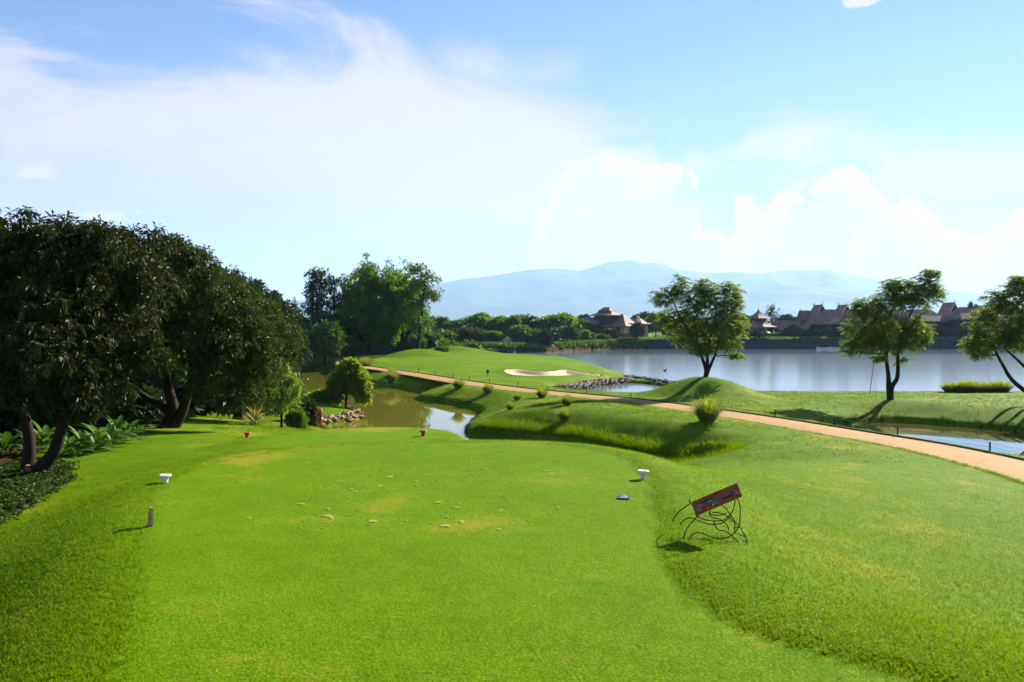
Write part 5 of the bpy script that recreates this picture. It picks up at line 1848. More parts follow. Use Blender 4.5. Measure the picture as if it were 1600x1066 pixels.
# stones at the rim of the gully
pts, rs = [], []
for k in range(9):
    x, y, z = gp(1088 + k * 2.6, 696 + 3 * sin(k * 1.3), .7)
    pts.append((x, y, z + .02))
    rs.append(rng.uniform(.12, .24))
t = thing('gully_stones', 'few brown stones on the rim of the gully bowl', 'rocks', (pts[0][0], pts[0][1], pts[0][2]))
stones(t, 'rock', stone_meshes(S_wall, 260), pts, rs)

# ------------------------------------------------------------------ things on the tee
def rows_of(M_, k):
    return M_


P_white = simple('marker_white', (.66, .61, .55), .6, .3, .28, 14, .15)
P_red = simple('marker_red', (.34, .030, .018), .4, .45, .15, 8, .05)


def tee_marker(px, py, mat, label, group):
    x, y, z = gp(px, py, 2.9)
    t = thing('tee_marker', label, 'tee marker', (x, y, z - .015), px * .1, group)
    mb = MB()
    mb.lathe([(.040, 0), (.042, .02), (.044, .06), (.052, .095), (.066, .118), (.085, .130)], 20)
    obj('stem', mb.mesh('stem', mat, True), t)
    mb = MB()
    mb.lathe([(.084, .1305), (.094, .136), (.097, .148), (.094, .160), (.082, .166), (.070, .1655), (.058, .157), (.02, .152), (.001, .152)], 24)
    obj('cup', mb.mesh('cup', mat, True), t)


tee_marker(258, 757, P_white, 'white tee-shaped marker at the left edge of the main tee', 'white tee markers')
tee_marker(1005, 750, P_white, 'white tee-shaped marker at the right edge of the main tee', 'white tee markers')
tee_marker(386, 684, P_red, 'red tee-shaped marker left, near the orchard lawn', 'red tee markers')
tee_marker(661, 682, P_red, 'red tee-shaped marker right, before the creek water', 'red tee markers')

# wooden stake
M_wood = simple('wood_weathered', (.46, .31, .12), .8, .2, .35, 14, .4)
x, y, z = gp(236, 822, 2.9)
t = thing('wooden_stake', 'small upright weathered wooden board stuck in the turf', 'stake', (x, y, z - .05), radians(128))
mb = MB()
mb.prism([(-.065, -.012, 0), (.065, -.012, 0), (.065, .012, 0), (-.065, .012, 0)], [(-.06, -.011, .285), (.062, -.011, .272), (.062, .011, .272), (-.06, .011, .285)])
obj('board', mb.mesh('board', M_wood), t)
mb = MB()
mb.prism([(-.03, .0125, 0), (.03, .0125, 0), (.03, .034, 0), (-.03, .034, 0)], [(-.028, .0125, .20), (.028, .0125, .215), (.028, .032, .215), (-.028, .032, .20)])
obj('brace', mb.mesh('brace', M_wood), t)

# blue yardage plate sunk in the turf
x, y, z = gp(975, 779, 2.9)
P_blue = simple('enamel_blue', (.018, .020, .11), .5, .3, .15, 20, 0)
P_pale = simple('enamel_pale', (.55, .58, .72), .4, .4, .15, 20, 0)
t = thing('distance_plate', 'small blue plate with pale markings lying in the turf', 'plate', (x, y, z - .012), radians(-14))
mb = MB()
mb.box((0, 0, .003), (.18, .27, .05))
obj('frame', mb.mesh('frame', TRIM), t)
mb = MB()
mb.box((.004, -.003, .030), (.165, .25, .006))
obj('face', mb.mesh('face', P_blue), t)
mb = MB()
for (a, b, w, h) in ((.02, .0, .07, .02), (.035, -.06, .04, .02), (.0, .06, .05, .015), (-.02, -.07, .025, .035)):
    mb.box((a, b, .0345), (w, h, .003))
obj('markings', mb.mesh('markings', P_pale), t)

# ------------------------------------------------------------------ the tee sign on its curled iron stand
def M_sign_wood():
    m, q = new_mat('sign_wood')
    out = q.n('ShaderNodeOutputMaterial')
    b = q.n('ShaderNodeBsdfPrincipled')
    o = q.n('ShaderNodeTexCoord').outputs['Object']
    n = q.noise(q.scalevec(o, (3, 22, 22)), 2.0, 6, .65, .4)
    k = q.noise(o, 9, 3)
    c = q.ramp(n, [(.25, (.10, .022, .007)), (.5, (.30, .070, .020)), (.75, (.45, .14, .045))])
    c = q.mix(q.step(k, .58, .72), c, (.11, .028, .010))
    q.link(c, b.inputs['Base Color'])
    b.inputs['Roughness'].default_value = .75
    b.inputs['Specular IOR Level'].default_value = .15
    bp = q.n('ShaderNodeBump')
    bp.inputs['Strength'].default_value = .4
    bp.inputs['Distance'].default_value = .01
    q.link(n, bp.inputs['Height'])
    q.link(bp.outputs[0], b.inputs['Normal'])
    q.link(b.outputs[0], out.inputs[0])
    return m


def tee_sign():
    gx_, gy_, gz_ = gp(1112, 838, 2.7)
    d = gy_
    s = d / F
    t = thing('tee_sign', 'tilted reddish wooden tee sign with blue paint on a curled iron stand', 'sign', (gx_, gy_, gz_))
    base = np.array(t.location)

    def S(u, v, dy=0.0):
        """point of the stand from its own drawing (u right, v down, drawing units), dy = depth behind the front"""
        px, py = 1000 + u / 7.614, 730 + v / 7.614
        p = W(px, py, d)
        return np.array([p[0], d + dy, p[2]]) - base
    # plank: origin corner, long axis and short axis
    A = S(615, 430, .045)
    B = S(1150, 195, .02)
    D_ = S(660, 572, -.03)
    Lx = B - A
    Sx = D_ - A
    nrm = np.cross(Lx, Sx)
    nrm /= np.linalg.norm(nrm)
    if nrm[1] > 0:
        nrm = -nrm
    n, m_ = 26, 9
    r = np.random.default_rng(3)
    th = .045
    u = np.linspace(0, 1, n)
    w = np.linspace(0, 1, m_)
    eu = .03 * (fbm(u * 6, u * 0 + 2, 3, 1))
    ev = .05 * (fbm(u * 7, u * 0 + 9, 3, 2))
    grid = []
    for i in range(n):
        for j in range(m_):
            ww = w[j] * (1 + ev[i] - eu[i]) + eu[i]
            uu = u[i] + (.012 * fbm(np.array([w[j] * 5]), np.array([u[i] * 2]), 2, 5)[0] if i in (0, n - 1) else 0)
            grid.append(A + Lx * uu + Sx * ww)
    g = np.array(grid)
    front = g + nrm * (th / 2 + .004 * fbm(g[:, 0] * 30, g[:, 2] * 30, 2, 7)[:, None])
    # rounded long edges
    edge_f = np.minimum(np.tile(w, n), 1 - np.tile(w, n))
    front -= nrm * (np.clip(.06 - edge_f, 0, 1) * .25)[:, None]
    back = g - nrm * th / 2
    v = np.concatenate([front, back])
    N = n * m_
    f = []
    for i in range(n - 1):
        for j in range(m_ - 1):
            a = i * m_ + j
            f.append((a, a + m_, a + m_ + 1, a + 1))
            f.append((N + a, N + a + 1, N + a + m_ + 1, N + a + m_))
    ring = [j for j in range(m_)] + [i * m_ + m_ - 1 for i in range(1, n)] + [(n - 1) * m_ + j for j in range(m_ - 2, -1, -1)] + [i * m_ for i in range(n - 2, 0, -1)]
    for a, b_ in zip(ring, ring[1:] + ring[:1]):
        f.append((a, b_, N + b_, N + a))
    plank = obj('plank', mesh_from('plank', v, f, M_sign_wood(), False), t)

    # paint: the fairway drawing, thin raised films following the wood
    def film(name, outline, mat, lift):
        o_ = np.array([A + Lx * a + Sx * b for a, b in outline]) + nrm * (th / 2 + lift)
        c_ = o_.mean(0)
        k = len(o_)
        v_ = np.concatenate([o_, o_ - nrm * .006])
        f_ = [tuple(range(k))] + [(i, i + k, (i + 1) % k + k, (i + 1) % k) for i in range(k)]
        return obj(name, mesh_from(name, v_, f_, mat, False), plank)
    def worn(name, col):
        m, q = new_mat(name)
        out = q.n('ShaderNodeOutputMaterial')
        b = q.n('ShaderNodeBsdfPrincipled')
        o = q.n('ShaderNodeTexCoord').outputs['Object']
        nz = q.noise(q.scalevec(o, (5, 24, 24)), 2.2, 6, .7, .5)
        q.link(q.mix(q.step(nz, .42, .60), (.09, .028, .012), q.mix(q.noise(o, 40, 3), tuple(v * .5 for v in col), col)), b.inputs['Base Color'])
        b.inputs['Roughness'].default_value = .45
        q.link(b.outputs[0], out.inputs[0])
        return m
    PB = worn('paint_faded_blue', (.13, .30, .42))
    PW = simple('paint_faded_white', (.52, .50, .45), .6, .3, .25, 40, .1)
    PN = simple('paint_dark_brown', (.030, .012, .008), .6, .3, .3, 30, .1)
    film('painted_area', [(.02, .42), (.08, .36), (.16, .40), (.20, .52), (.17, .66), (.08, .72), (.03, .62)], PB, .006)
    film('painted_area', [(.20, .46), (.34, .40), (.55, .40), (.75, .43), (.92, .40), (.965, .46), (.90, .55), (.74, .52), (.54, .50), (.36, .54), (.24, .60)], PB, .0065)
    film('painted_area', [(.39, .72), (.46, .64), (.56, .66), (.60, .74), (.52, .82), (.42, .82)], PB, .0063)
    film('painted_area', [(.37, .80), (.39, .74), (.42, .72), (.425, .78), (.40, .84)], PW, .0085)
    film('painted_area', [(.17, .30), (.30, .28), (.46, .32), (.36, .36), (.24, .38)], PN, .0060)
    film('painted_area', [(.60, .66), (.74, .62), (.86, .66), (.80, .74), (.66, .74)], PN, .0060)
    for a, b_, w_ in ((.90, .64, .03), (.935, .66, .02), (.96, .64, .02), (.93, .10, .018)):
        film('painted_mark', [(a, b_), (a + w_, b_ + .01), (a + w_ * .9, b_ + .06), (a + .004, b_ + .05)], PW, .0070)
    # pale end grain of the plank
    e = []
    for a in (0, 1):
        for b_ in (-.5, .5):
            e.append(B + Sx * (.05 + .93 * a) + Lx * .016 + nrm * th * b_ * .9)
    v_ = np.array([e[0], e[1], e[3], e[2]])
    v2 = v_ - Lx / np.linalg.norm(Lx) * .01
    obj('cut_end', mesh_from('cut_end', np.concatenate([v_, v2]), [(0, 1, 2, 3), (7, 6, 5, 4), (0, 4, 5, 1), (1, 5, 6, 2), (2, 6, 7, 3), (3, 7, 4, 0)], simple('wood_end_grain', (.50, .30, .12), .8, .2, .2, 40, .2), False), plank)
    mb = MB()
    mb.box(S(603, 420, .05), (.012, .012, .06))
    obj('spike', mb.mesh('spike', TRIM), plank)
    iron = simple('wrought_iron', (.009, .008, .007), .8, .15, .3, 20, .1)
    rods = [
        [(620, 455, .10), (560, 500, .12), (490, 570, .16), (445, 640, .19), (428, 700, .2)],
        [(690, 560, -.06), (620, 605, -.1), (550, 665, -.15), (500, 730, -.18), (472, 830, -.2)],
        [(670, 580, .05), (720, 615, .06), (800, 640, .05), (900, 648, .03), (1000, 625, .0), (1070, 570, .0), (1120, 490, .02), (1142, 395, .04)],
        [(490, 700, .05), (530, 640, .04), (600, 608, .02), (660, 620, 0), (740, 655, 0), (840, 680, 0), (940, 675, 0), (1020, 640, 0), (1090, 580, .0)],
        [(850, 530, -.05), (930, 535, -.05), (1020, 570, -.06), (1100, 630, -.08), (1165, 700, -.12), (1210, 790, -.16), (1225, 870, -.18), (1222, 945, -.2)],
        [(980, 465, .08), (1040, 505, .09), (1090, 570, .10), (1140, 640, .12), (1158, 700, .12), (1155, 800, .11)],
        [(1175, 375, .10), (1205, 440, .10), (1215, 520, .08), (1195, 610, .02), (1160, 690, -.06), (1090, 755, -.12), (1000, 795, -.16), (900, 802, -.18), (800, 785, -.18), (720, 750, -.18), (650, 733, -.19), (590, 745, -.2), (535, 815, -.2)],
        [(825, 540, .0), (840, 580, .02), (890, 612, .04), (960, 630, .06), (1030, 680, .1), (1080, 740, .14), (1098, 790, .16)],
        [(890, 640, .02), (888, 690, .0), (930, 740, -.02), (1000, 750, -.04), (1060, 785, -.08), (1120, 840, -.12), (1150, 890, -.14), (1165, 925, -.15)],
        [(850, 525, .03), (840, 560, .04), (900, 582, .04), (980, 578, .04), (1040, 555, .04)],
        [(1150, 805, .10), (1215, 795, -.14)], [(1092, 672, .11), (1160, 655, .05)], [(1188, 850, -.10), (1224, 850, -.17)], [(1118, 720, .0), (1170, 700, -.06)],
    ]
    for k, rd in enumerate(rods):
        p = np.array([S(*q_) for q_ in rd])
        if len(p) > 2:
            p = smooth_path(np.column_stack([p, np.zeros(len(p))]), 6)[:, :3]
        # feet run down into the turf
        for idx in (0, -1):
            w_ = p[idx] + base
            gz = ground_z(w_[0], w_[1])
            if w_[2] < gz + .10 and k in (0, 1, 4, 6, 8) and (k not in (0, 1, 4, 8) or idx == -1):
                foot = np.array([w_[0], w_[1], gz - .05]) - base
                p = np.concatenate([p, [foot]]) if idx == -1 else np.concatenate([[foot], p])
        v_, f_ = tube_arrays(p, .0065 if k < 10 else .005, 7)
        o_ = obj('rod' if k < 10 else 'thorn', mesh_from('rod', v_, [tuple(int(i) for i in q_) for q_ in f_], iron, True), t)


tee_sign()

# ------------------------------------------------------------------ by the path
P_post = simple('post_dark', (.020, .018, .017), .6, .3, .3, 10, .1)
P_wire = simple('wire_grey', (.10, .10, .10), .4, .5, .1, 10, 0, .6)


def wire_fence(label, pts, h0, name='wire_fence', spread=.02):
    t = thing(name, label, 'fence', pts[0])
    base = np.array(t.location)
    mb = MB()
    mb.prism([(-spread, -spread, -.12), (spread, -spread, -.12), (spread, spread, -.12), (-spread, spread, -.12)],
             [(-spread, -spread, h0 - .01), (spread, -spread, h0), (spread, spread, h0), (-spread, spread, h0 - .01)])
    pm = mb.mesh('post', P_post)
    for p in pts:
        o = obj('post', pm, t, np.array(p) - base)
    for zz in (.5, .9):
        pp = []
        for a, b in zip(pts[:-1], pts[1:]):
            a, b = np.array(a) - base, np.array(b) - base
            for u in np.linspace(0, 1, 6)[:-1]:
                q_ = a + (b - a) * u
                q_[2] += h0 * zz - .03 * sin(u * pi)
                pp.append(q_)
        q_ = np.array(pts[-1]) - base
        q_[2] += h0 * zz
        pp.append(q_)
        v_, f_ = tube_arrays(np.array(pp), .0045, 5)
        obj('wire', mesh_from('wire', v_, [tuple(int(i) for i in k) for k in f_], P_wire, True), t)


def along_path(ds, off):
    """points on the path's lake side at distances ds from the eye"""
    out = []
    for d in ds:
        i = int(np.argmin(np.abs(PATH_S[:, 1] - d)))
        tx, ty = PATH_S[min(i + 1, len(PATH_S) - 1), :2] - PATH_S[max(i - 1, 0), :2]
        l = sqrt(tx * tx + ty * ty)
        x, y = PATH_S[i, 0] + ty / l * (PATH_S[i, 3] + off), PATH_S[i, 1] - tx / l * (PATH_S[i, 3] + off)
        out.append((x, y, ground_z(x, y)))
    return out


wire_fence('low dark posts with thin wires along the lake side of the path', along_path([19.5, 23, 27, 31, 34.5, 38.5, 43, 46.5, 50, 53.5, 56.5, 60], .22), .34)
wire_fence('short row of tiny dark posts by the path below the sand bunker', along_path([63.5, 67, 70, 73.5, 77], .25), .36, spread=.025)
# little dark box on a stalk
x, y, z = gp(762, 589, 1.0)
t = thing('irrigation_box', 'tiny dark box on a thin stalk in front of the bunker', 'box', (x, y, z))
mb = MB()
mb.tube([(0, 0, -.1), (0, 0, .36)], .03, 8)
obj('stalk', mb.mesh('stalk', P_post), t)
mb = MB()
mb.prism([(-.13, -.08, .34), (.13, -.08, .34), (.13, .08, .34), (-.13, .08, .34)], [(-.12, -.07, .56), (.12, -.07, .56), (.12, .07, .60), (-.12, .07, .60)])
obj('housing', mb.mesh('housing', P_post), t)
# leaning pole by the right-hand tree
a, b = gp(1358, 616, 1.1), None
b_ = W(1366, 560, a[1] - .4)
t = thing('leaning_pole', 'thin dark pole leaning beside the twin-stem tree', 'pole', a)
v_, f_ = tube_arrays(np.array([(0, 0, -.15), tuple((b_ - np.array(a)) * .5 + np.array([.03, 0, 0])), tuple(b_ - np.array(a))]), [.022, .02, .015], 7)
obj('shaft', mesh_from('shaft', v_, [tuple(int(i) for i in k) for k in f_], P_post, True), t)
mb = MB()
mb.lathe([(.03, 0), (.03, .10), (.02, .12)], 8, tuple(b_ - np.array(a)))
obj('tip', mb.mesh('tip', P_post, True), t)
# pale post on the rear mound
x, y, z = on_ground(683, 117)
t = thing('marker_post', 'short pale yellow post on the rear mound behind the green', 'post', (x, y, z))
mb = MB()
mb.box((0, 0, .38), (.2, .2, .9))
obj('shaft', mb.mesh('shaft', PALE), t)
mb = MB()
mb.prism([(-.13, -.13, .83), (.13, -.13, .83), (.13, .13, .83), (-.13, .13, .83)], [(-.02, -.02, .98), (.02, -.02, .98), (.02, .02, .98), (-.02, .02, .98)])
obj('cap', mb.mesh('cap', PALE), t)
# sluice frame behind the green
d = 158
t = thing('sluice_frame', 'small sluice frame, one white and one dark post under a dark beam', 'sluice', (PD(800, d), d, 0))
Zs = lambda py: H - (py - YH) * d / F
part(t, 'beam', P_post, lambda m: m.box((PD(793, d), d, Zs(547.5)), (4.3, .3, .24)))
part(t, 'white_post', WHITE, lambda m: m.box((PD(804, d), d - .05, (Zs(547.5) - .8) / 2), (.26, .24, Zs(547.5) + .55)))
part(t, 'dark_post', P_post, lambda m: m.box((PD(810, d), d, (Zs(546) - .8) / 2), (.2, .2, Zs(546) + .8)))
part(t, 'dark_post', P_post, lambda m: m.box((PD(777, d), d, (Zs(546) - .8) / 2), (.2, .2, Zs(546) + .8)))


# two pale parasols before the pavilion and two boats by the wall
def parasol(px, label, z0):
    d_ = 207
    t = thing('garden_parasol', label, 'parasol', (PD(px, d_), d_, z0), 0, 'white parasols')
    mb = MB()
    mb.tube([(0, 0, 0), (0, 0, 2.1)], .035, 7)
    obj('pole', mb.mesh('pole', P_post), t)
    mb = MB()
    k = 8
    v = [(0, 0, 2.15)] + [(1.0 * cos(i * 2 * pi / k), 1.0 * sin(i * 2 * pi / k), 1.62) for i in range(k)] + [(1.0 * cos(i * 2 * pi / k), 1.0 * sin(i * 2 * pi / k), 1.44) for i in range(k)]
    mb.add(v, [(0, 1 + i, 1 + (i + 1) % k) for i in range(k)] + [(1 + i, 1 + k + i, 1 + k + (i + 1) % k, 1 + (i + 1) % k) for i in range(k)])
    obj('canopy', mb.mesh('canopy', WHITE), t)


parasol(1190, 'white garden parasol by the pavilion, left one of two', 1.9)
parasol(1198.5, 'white garden parasol by the pavilion, right one of two', 2.15)


def boat(px, rz, label):
    d_ = 196
    t = thing('rowing_boat', label, 'boat', (PD(px, d_), d_, -.06), rz, 'small boats under the far wall')
    n = 11
    v, f = [], []
    for i in range(n):
        u = i / (n - 1) * 2 - 1
        w = .62 * (1 - abs(u) ** 2.4) + .03
        sh = .42 + .20 * u * u
        v += [(u * 1.9, -w, sh), (u * 1.9, -w * .75, .02), (u * 1.9, 0, -.08), (u * 1.9, w * .75, .02), (u * 1.9, w, sh), (u * 1.9, w * .86, sh - .02), (u * 1.9, w * .6, .12), (u * 1.9, -w * .6, .12), (u * 1.9, -w * .86, sh - .02)]
    for i in range(n - 1):
        for j in range(9):
            f.append((i * 9 + j, i * 9 + (j + 1) % 9, i * 9 + 9 + (j + 1) % 9, i * 9 + 9 + j))
    f += [tuple(range(8, -1, -1)), tuple((n - 1) * 9 + j for j in range(9))]
    obj('hull', mesh_from('hull', v, f, WHITE, False), t)
    mb = MB()
    for u in (-.8, .1, .9):
        mb.box((u, 0, .34), (.26, .98 - .2 * abs(u), .04))
    obj('thwarts', mb.mesh('thwarts', M_wood), t)


boat(1288, .1, 'small white rowing boat moored under the far wall, left of the pair')
boat(1312, -.15, 'small white rowing boat moored under the far wall, right of the pair')

# a duck out on the lake
x, y, z = P(1039, 580, 0)
M_duck = simple('feathers_dark', (.03, .025, .02), .7, .2, .4, 30, .1)
t = thing('duck', 'lone dark duck swimming on the lake before the mound tree', 'bird', (x, y, 0), .3)
mb = MB()
v, f = [], []
sec = [(-.20, .0, .13, .01), (-.15, .0, .10, .05), (-.05, .0, .06, .09), (.06, .0, .06, .09), (.14, .0, .09, .06), (.165, .0, .15, .038), (.17, .0, .22, .032), (.185, .0, .265, .036), (.215, .0, .268, .03), (.25, .0, .255, .012), (.275, .0, .25, .006)]
for sx, sy, sz, r in sec:
    v += [(sx, r * cos(j * pi / 4), sz + r * .85 * sin(j * pi / 4)) for j in range(8)]
for i in range(len(sec) - 1):
    f += [(i * 8 + j, i * 8 + (j + 1) % 8, i * 8 + 8 + (j + 1) % 8, i * 8 + 8 + j) for j in range(8)]
f += [tuple(range(7, -1, -1)), tuple((len(sec) - 1) * 8 + j for j in range(8))]
obj('body', mesh_from('body', np.array(v) * 1.3, f, M_duck, True), t)

# ------------------------------------------------------------------ garden on the left
def blade_leaf(L, w, seg, arch, fold, mat, stalk=.0, name='leaf'):
    """one broad or sword-shaped leaf along +x, arching over"""
    v, f = [], []
    for i in range(seg + 1):
        u = i / seg
        ww = w * (sin(pi * min(max((u - stalk) / (1 - stalk), 0), 1) ** .75) if u > stalk else 0) + .006
        x_ = L * (u - .25 * arch * u ** 3)
        z_ = L * (-.55 * arch * u ** 2.2)
        v += [(x_, -ww / 2, z_ + fold * ww), (x_, 0, z_), (x_, ww / 2, z_ + fold * ww)]
    for i in range(seg):
        a = i * 3
        f += [(a, a + 3, a + 4, a + 1), (a + 1, a + 4, a + 5, a + 2)]
    return mesh_from(name, v, f, mat, True)


def stripe_leaf_mat():
    m, q = new_mat('leaf_striped')
    out = q.n('ShaderNodeOutputMaterial')
    o = q.n('ShaderNodeTexCoord').outputs['Object']
    sp_ = q.n('ShaderNodeSeparateXYZ')
    q.link(o, sp_.inputs[0])
    e = q.step(q.m('ABSOLUTE', sp_.outputs[1]), .010, .022)
    n = q.noise(q.scalevec(o, (1, 14, 14)), 6, 3)
    c = q.mix(q.m('ADD', q.m('MULTIPLY', e, .8), q.m('MULTIPLY', n, .25)), (.13, .17, .035), (.46, .40, .13))
    b = q.n('ShaderNodeBsdfPrincipled')
    q.link(c, b.inputs['Base Color'])
    b.inputs['Roughness'].default_value = .45
    t_ = q.n('ShaderNodeBsdfTranslucent')
    t_.inputs[0].default_value = (.35, .34, .06, 1)
    mx = q.n('ShaderNodeMixShader')
    mx.inputs[0].default_value = .25
    q.link(b.outputs[0], mx.inputs[1])
    q.link(t_.outputs[0], mx.inputs[2])
    q.link(mx.outputs[0], out.inputs[0])
    return m


def rosette(name, label, cat, base, leaf_mesh, n, elev, scale, seed, group=None, jitter=.25, lift=0.0):
    r_ = random.Random(seed)
    t = thing(name, label, cat, base, 0, group)
    for i in range(n):
        o = bpy.data.objects.new('leaf', leaf_mesh[i % len(leaf_mesh)])
        COL.objects.link(o)
        o.parent = t
        u = i / max(n - 1, 1)
        e = elev[0] + (elev[1] - elev[0]) * u + r_.uniform(-jitter, jitter) * .5
        o.rotation_euler = (r_.uniform(-.2, .2), -e, i * 2.39996 + r_.uniform(-jitter, jitter))
        s_ = scale * r_.uniform(.75, 1.15)
        o.scale = (s_, s_, s_)
        o.location = (0, 0, lift * u)
    return t


x, y, z = on_ground(400, 33.6)
ag = [blade_leaf(1.0, .085, 7, .35, .25, stripe_leaf_mat())]
ag.append(blade_leaf(.95, .075, 7, .55, .25, ag[0].materials[0]))
rosette('agave', 'yellow-striped sword-leaved agave at the edge of the lawn', 'agave', (x, y, z + .02), ag, 44, (.15, 1.45), y / F * 44, 5)
x, y, z = gp(500, 662, 1.0)
y0 = 38.0
x, y, z = on_ground(500, y0)
L_red = leaf_mat('leaf_dark_red', (.12, .022, .014), (.26, .055, .030), (.28, .04, .02), .4, .4, .3)
rl = [blade_leaf(1.0, .20, 6, .8, .2, L_red), blade_leaf(.9, .17, 6, 1.1, .2, L_red)]
hg = (664 - 628) * y0 / F
t = rosette('cordyline', 'dark red-leaved cordyline in front of the stony point', 'shrub', (x, y, z), rl, 46, (-.7, 1.2), hg * .36, 6, lift=hg * .8)
for o in t.children:
    o.location = (0, 0, hg * (.15 + .75 * rt.random()))
mb = MB()
mb.tube([(0, 0, -.05), (.02, 0, hg * .5), (0, .02, hg * .9)], [.03, .025, .015], 6)
obj('stem', mb.mesh('stem', M_bark, True), t)

L_ging = leaf_mat('leaf_ginger', (.028, .085, .012), (.075, .16, .020), (.10, .22, .012), .5, .2, .35)
L_gind = leaf_mat('leaf_ginger_dark', (.020, .048, .008), (.050, .10, .016), (.06, .13, .01), .5, .2, .3)
gl = [blade_leaf(1.0, .24, 6, .9, .12, L_ging, .25), blade_leaf(.9, .2, 6, 1.3, .12, L_ging, .2), blade_leaf(1.05, .20, 6, .5, .12, L_ging, .25)]
gd = [blade_leaf(1.0, .24, 6, .9, .12, L_gind, .25), blade_leaf(.9, .2, 6, 1.3, .12, L_gind, .2), blade_leaf(1.05, .20, 6, .5, .12, L_gind, .25)]
for i, (px, d_, sc, dk_, lab) in enumerate([
        (130, 20.5, .62, 0, 'broad-leaved ginger plant in sun right of the leaning trunk'), (158, 21.5, .66, 0, 'broad-leaved ginger plant with the highest bright leaf, between the two orchard trunks'),
        (185, 22.5, .62, 0, 'low arching ginger plant at the right end of the bed'), (205, 23.0, .55, 0, 'small ginger plant spilling onto the lawn near the forked trunk'),
        (70, 21, .70, 0, 'ginger plant seen between the two trunks of the nearest tree'), (50, 20.5, .55, 1, 'dark ginger plant low behind the upright trunk'),
        (110, 20, .55, 0, 'ginger plant just right of the leaning trunk foot'), (150, 20.4, .5, 1, 'low dark ginger plant at the front of the bed'), (10, 20, .7, 1, 'dark ginger plant at the left picture edge behind the trunks'),
        (175, 21.2, .48, 0, 'low ginger plant in the front of the bed before its right end'), (95, 23, .75, 1, 'taller dark ginger plant behind the leaning trunk'), (225, 26, .6, 1, 'dark ginger plant by the foot of the forked trunk')]):
    x, y, z = on_ground(px, d_)
    rosette('ginger_plant', lab, 'plant', (x, y, z), gd if dk_ else gl, 22, (.35, 1.35), sc * 1.25, 20 + i, 'ginger plants in the bed', .35, .12)

# small spiky plant right of the forked trunk
x, y, z = gp(293, 655, 2)
rosette('spider_plant', 'small bright spiky plant right of the forked trunk', 'plant', (x, y, z), [blade_leaf(1.0, .07, 6, .8, .2, L_lime)], 24, (.2, 1.3), .62, 51)

# ground cover in the left corner
rng = np.random.default_rng(303)
n = 30000
gx_ = rng.uniform(-15.5, -6.0, n)
gy_ = rng.uniform(9.5, 18.6, n)
lim = np.interp(gy_, [9.5, 10.7, 12.5, 14.5, 16.5, 18.5], [-7.0, -7.0, -7.35, -7.9, -8.6, -9.6])
edge_n = .5 * fbm(gx_ * 1.3, gy_ * 1.3, 3, 6)
kk = (gx_ < lim + edge_n) & (rng.random(n) < np.clip((lim + edge_n - gx_) * 2.2, 0.1, 1))
gx_, gy_ = gx_[kk], gy_[kk]
gz_ = height(gx_, gy_) + .02 + .10 * rng.random(len(gx_))
c = np.repeat(np.stack([gx_, gy_, gz_], -1), 3, 0)
m3 = len(c)
ax = unit(np.concatenate([rng.normal(size=(m3, 2)), rng.normal(size=(m3, 1)) * .3 + .25], 1))
v, f = leaf_arrays(c, ax, unit(rng.normal(size=(m3, 3)) * .4 + [0, 0, 1]), .085 * (.6 + .8 * rng.random(m3)), .05 * np.ones(m3))
tag(obj('ground_cover', mesh_from('ground_cover', v, f, leaf_mat('leaf_ground_cover', (.014, .034, .004), (.055, .095, .010), (.05, .09, .006), .6, .15, .25), False)), kind='stuff')

# dark picket fence and the post with a pale cap behind the orchard lawn
P_fence = simple('fence_dark_wood', (.045, .026, .018), .8, .2, .4, 5, .3)
t = thing('picket_fence', 'low dark wooden picket fence at the back of the orchard lawn', 'fence', (PD(340, 41), 41, ground_z(PD(340, 41), 41)))
base = np.array(t.location)
mb = MB()
mb.prism([(-.045, -.012, 0), (.045, -.012, 0), (.045, .012, 0), (-.045, .012, 0)], [(-.045, -.012, .78), (.045, -.012, .78), (.045, .012, .78), (-.045, .012, .78)])
pm = mb.mesh('slat', P_fence)
for i, px in enumerate(np.arange(286, 430, 4.2)):
    x = PD(px, 41)
    y = 41 + .012 * (px - 340)
    o = obj('slat', pm, t, (x - base[0], y - base[1], ground_z(x, y) - base[2] - .05))
    o.scale = (1, 1, 1 + .05 * sin(i * 2.3))
for zz in (.2, .6):
    xa, xb = PD(284, 41), PD(432, 41)
    mb = MB()
    mb.tube([(xa - base[0], .03 - .65, ground_z(xa, 41) - base[2] + zz), (xb - base[0], .03 + .8, ground_z(xb, 41.8) - base[2] + zz)], .03, 4)
    obj('rail', mb.mesh('rail', P_fence), t)
x, y, z = on_ground(328, 38.5)
t = thing('capped_post', 'short dark post with a tilted pale cap by the picket fence', 'post', (x, y, z - .05), .2)
k = y / F
mb = MB()
mb.box((0, 0, 8 * k), (6 * k, 6 * k, 18 * k))
obj('shaft', mb.mesh('shaft', P_fence), t)
mb = MB()
mb.lathe([(.5 * k, 17 * k), (8 * k, 18.2 * k), (8.4 * k, 19.4 * k), (7 * k, 20.5 * k), (.5 * k, 21.5 * k)], 16)
o = obj('cap', mb.mesh('cap', WHITE, True), t)
o.rotation_euler = (0, -.18, 0)
# stump beside the nearest trunk
x, y, z = on_ground(44, 17.2)
t = thing('tree_stump', 'small orange-brown stump beside the upright trunk', 'stump', (x, y, z - .05))
mb = MB()
mb.lathe([(.075, 0), (.06, .08), (.052, .22), (.05, .30)], 12)
obj('stub', mb.mesh('stub', simple('bark_orange', (.20, .085, .035), .9, .2, .4, 12, .6), True), t)
mb = MB()
mb.lathe([(.048, .301), (.046, .306)], 12)
obj('cut_face', mb.mesh('cut_face', M_wood), t)


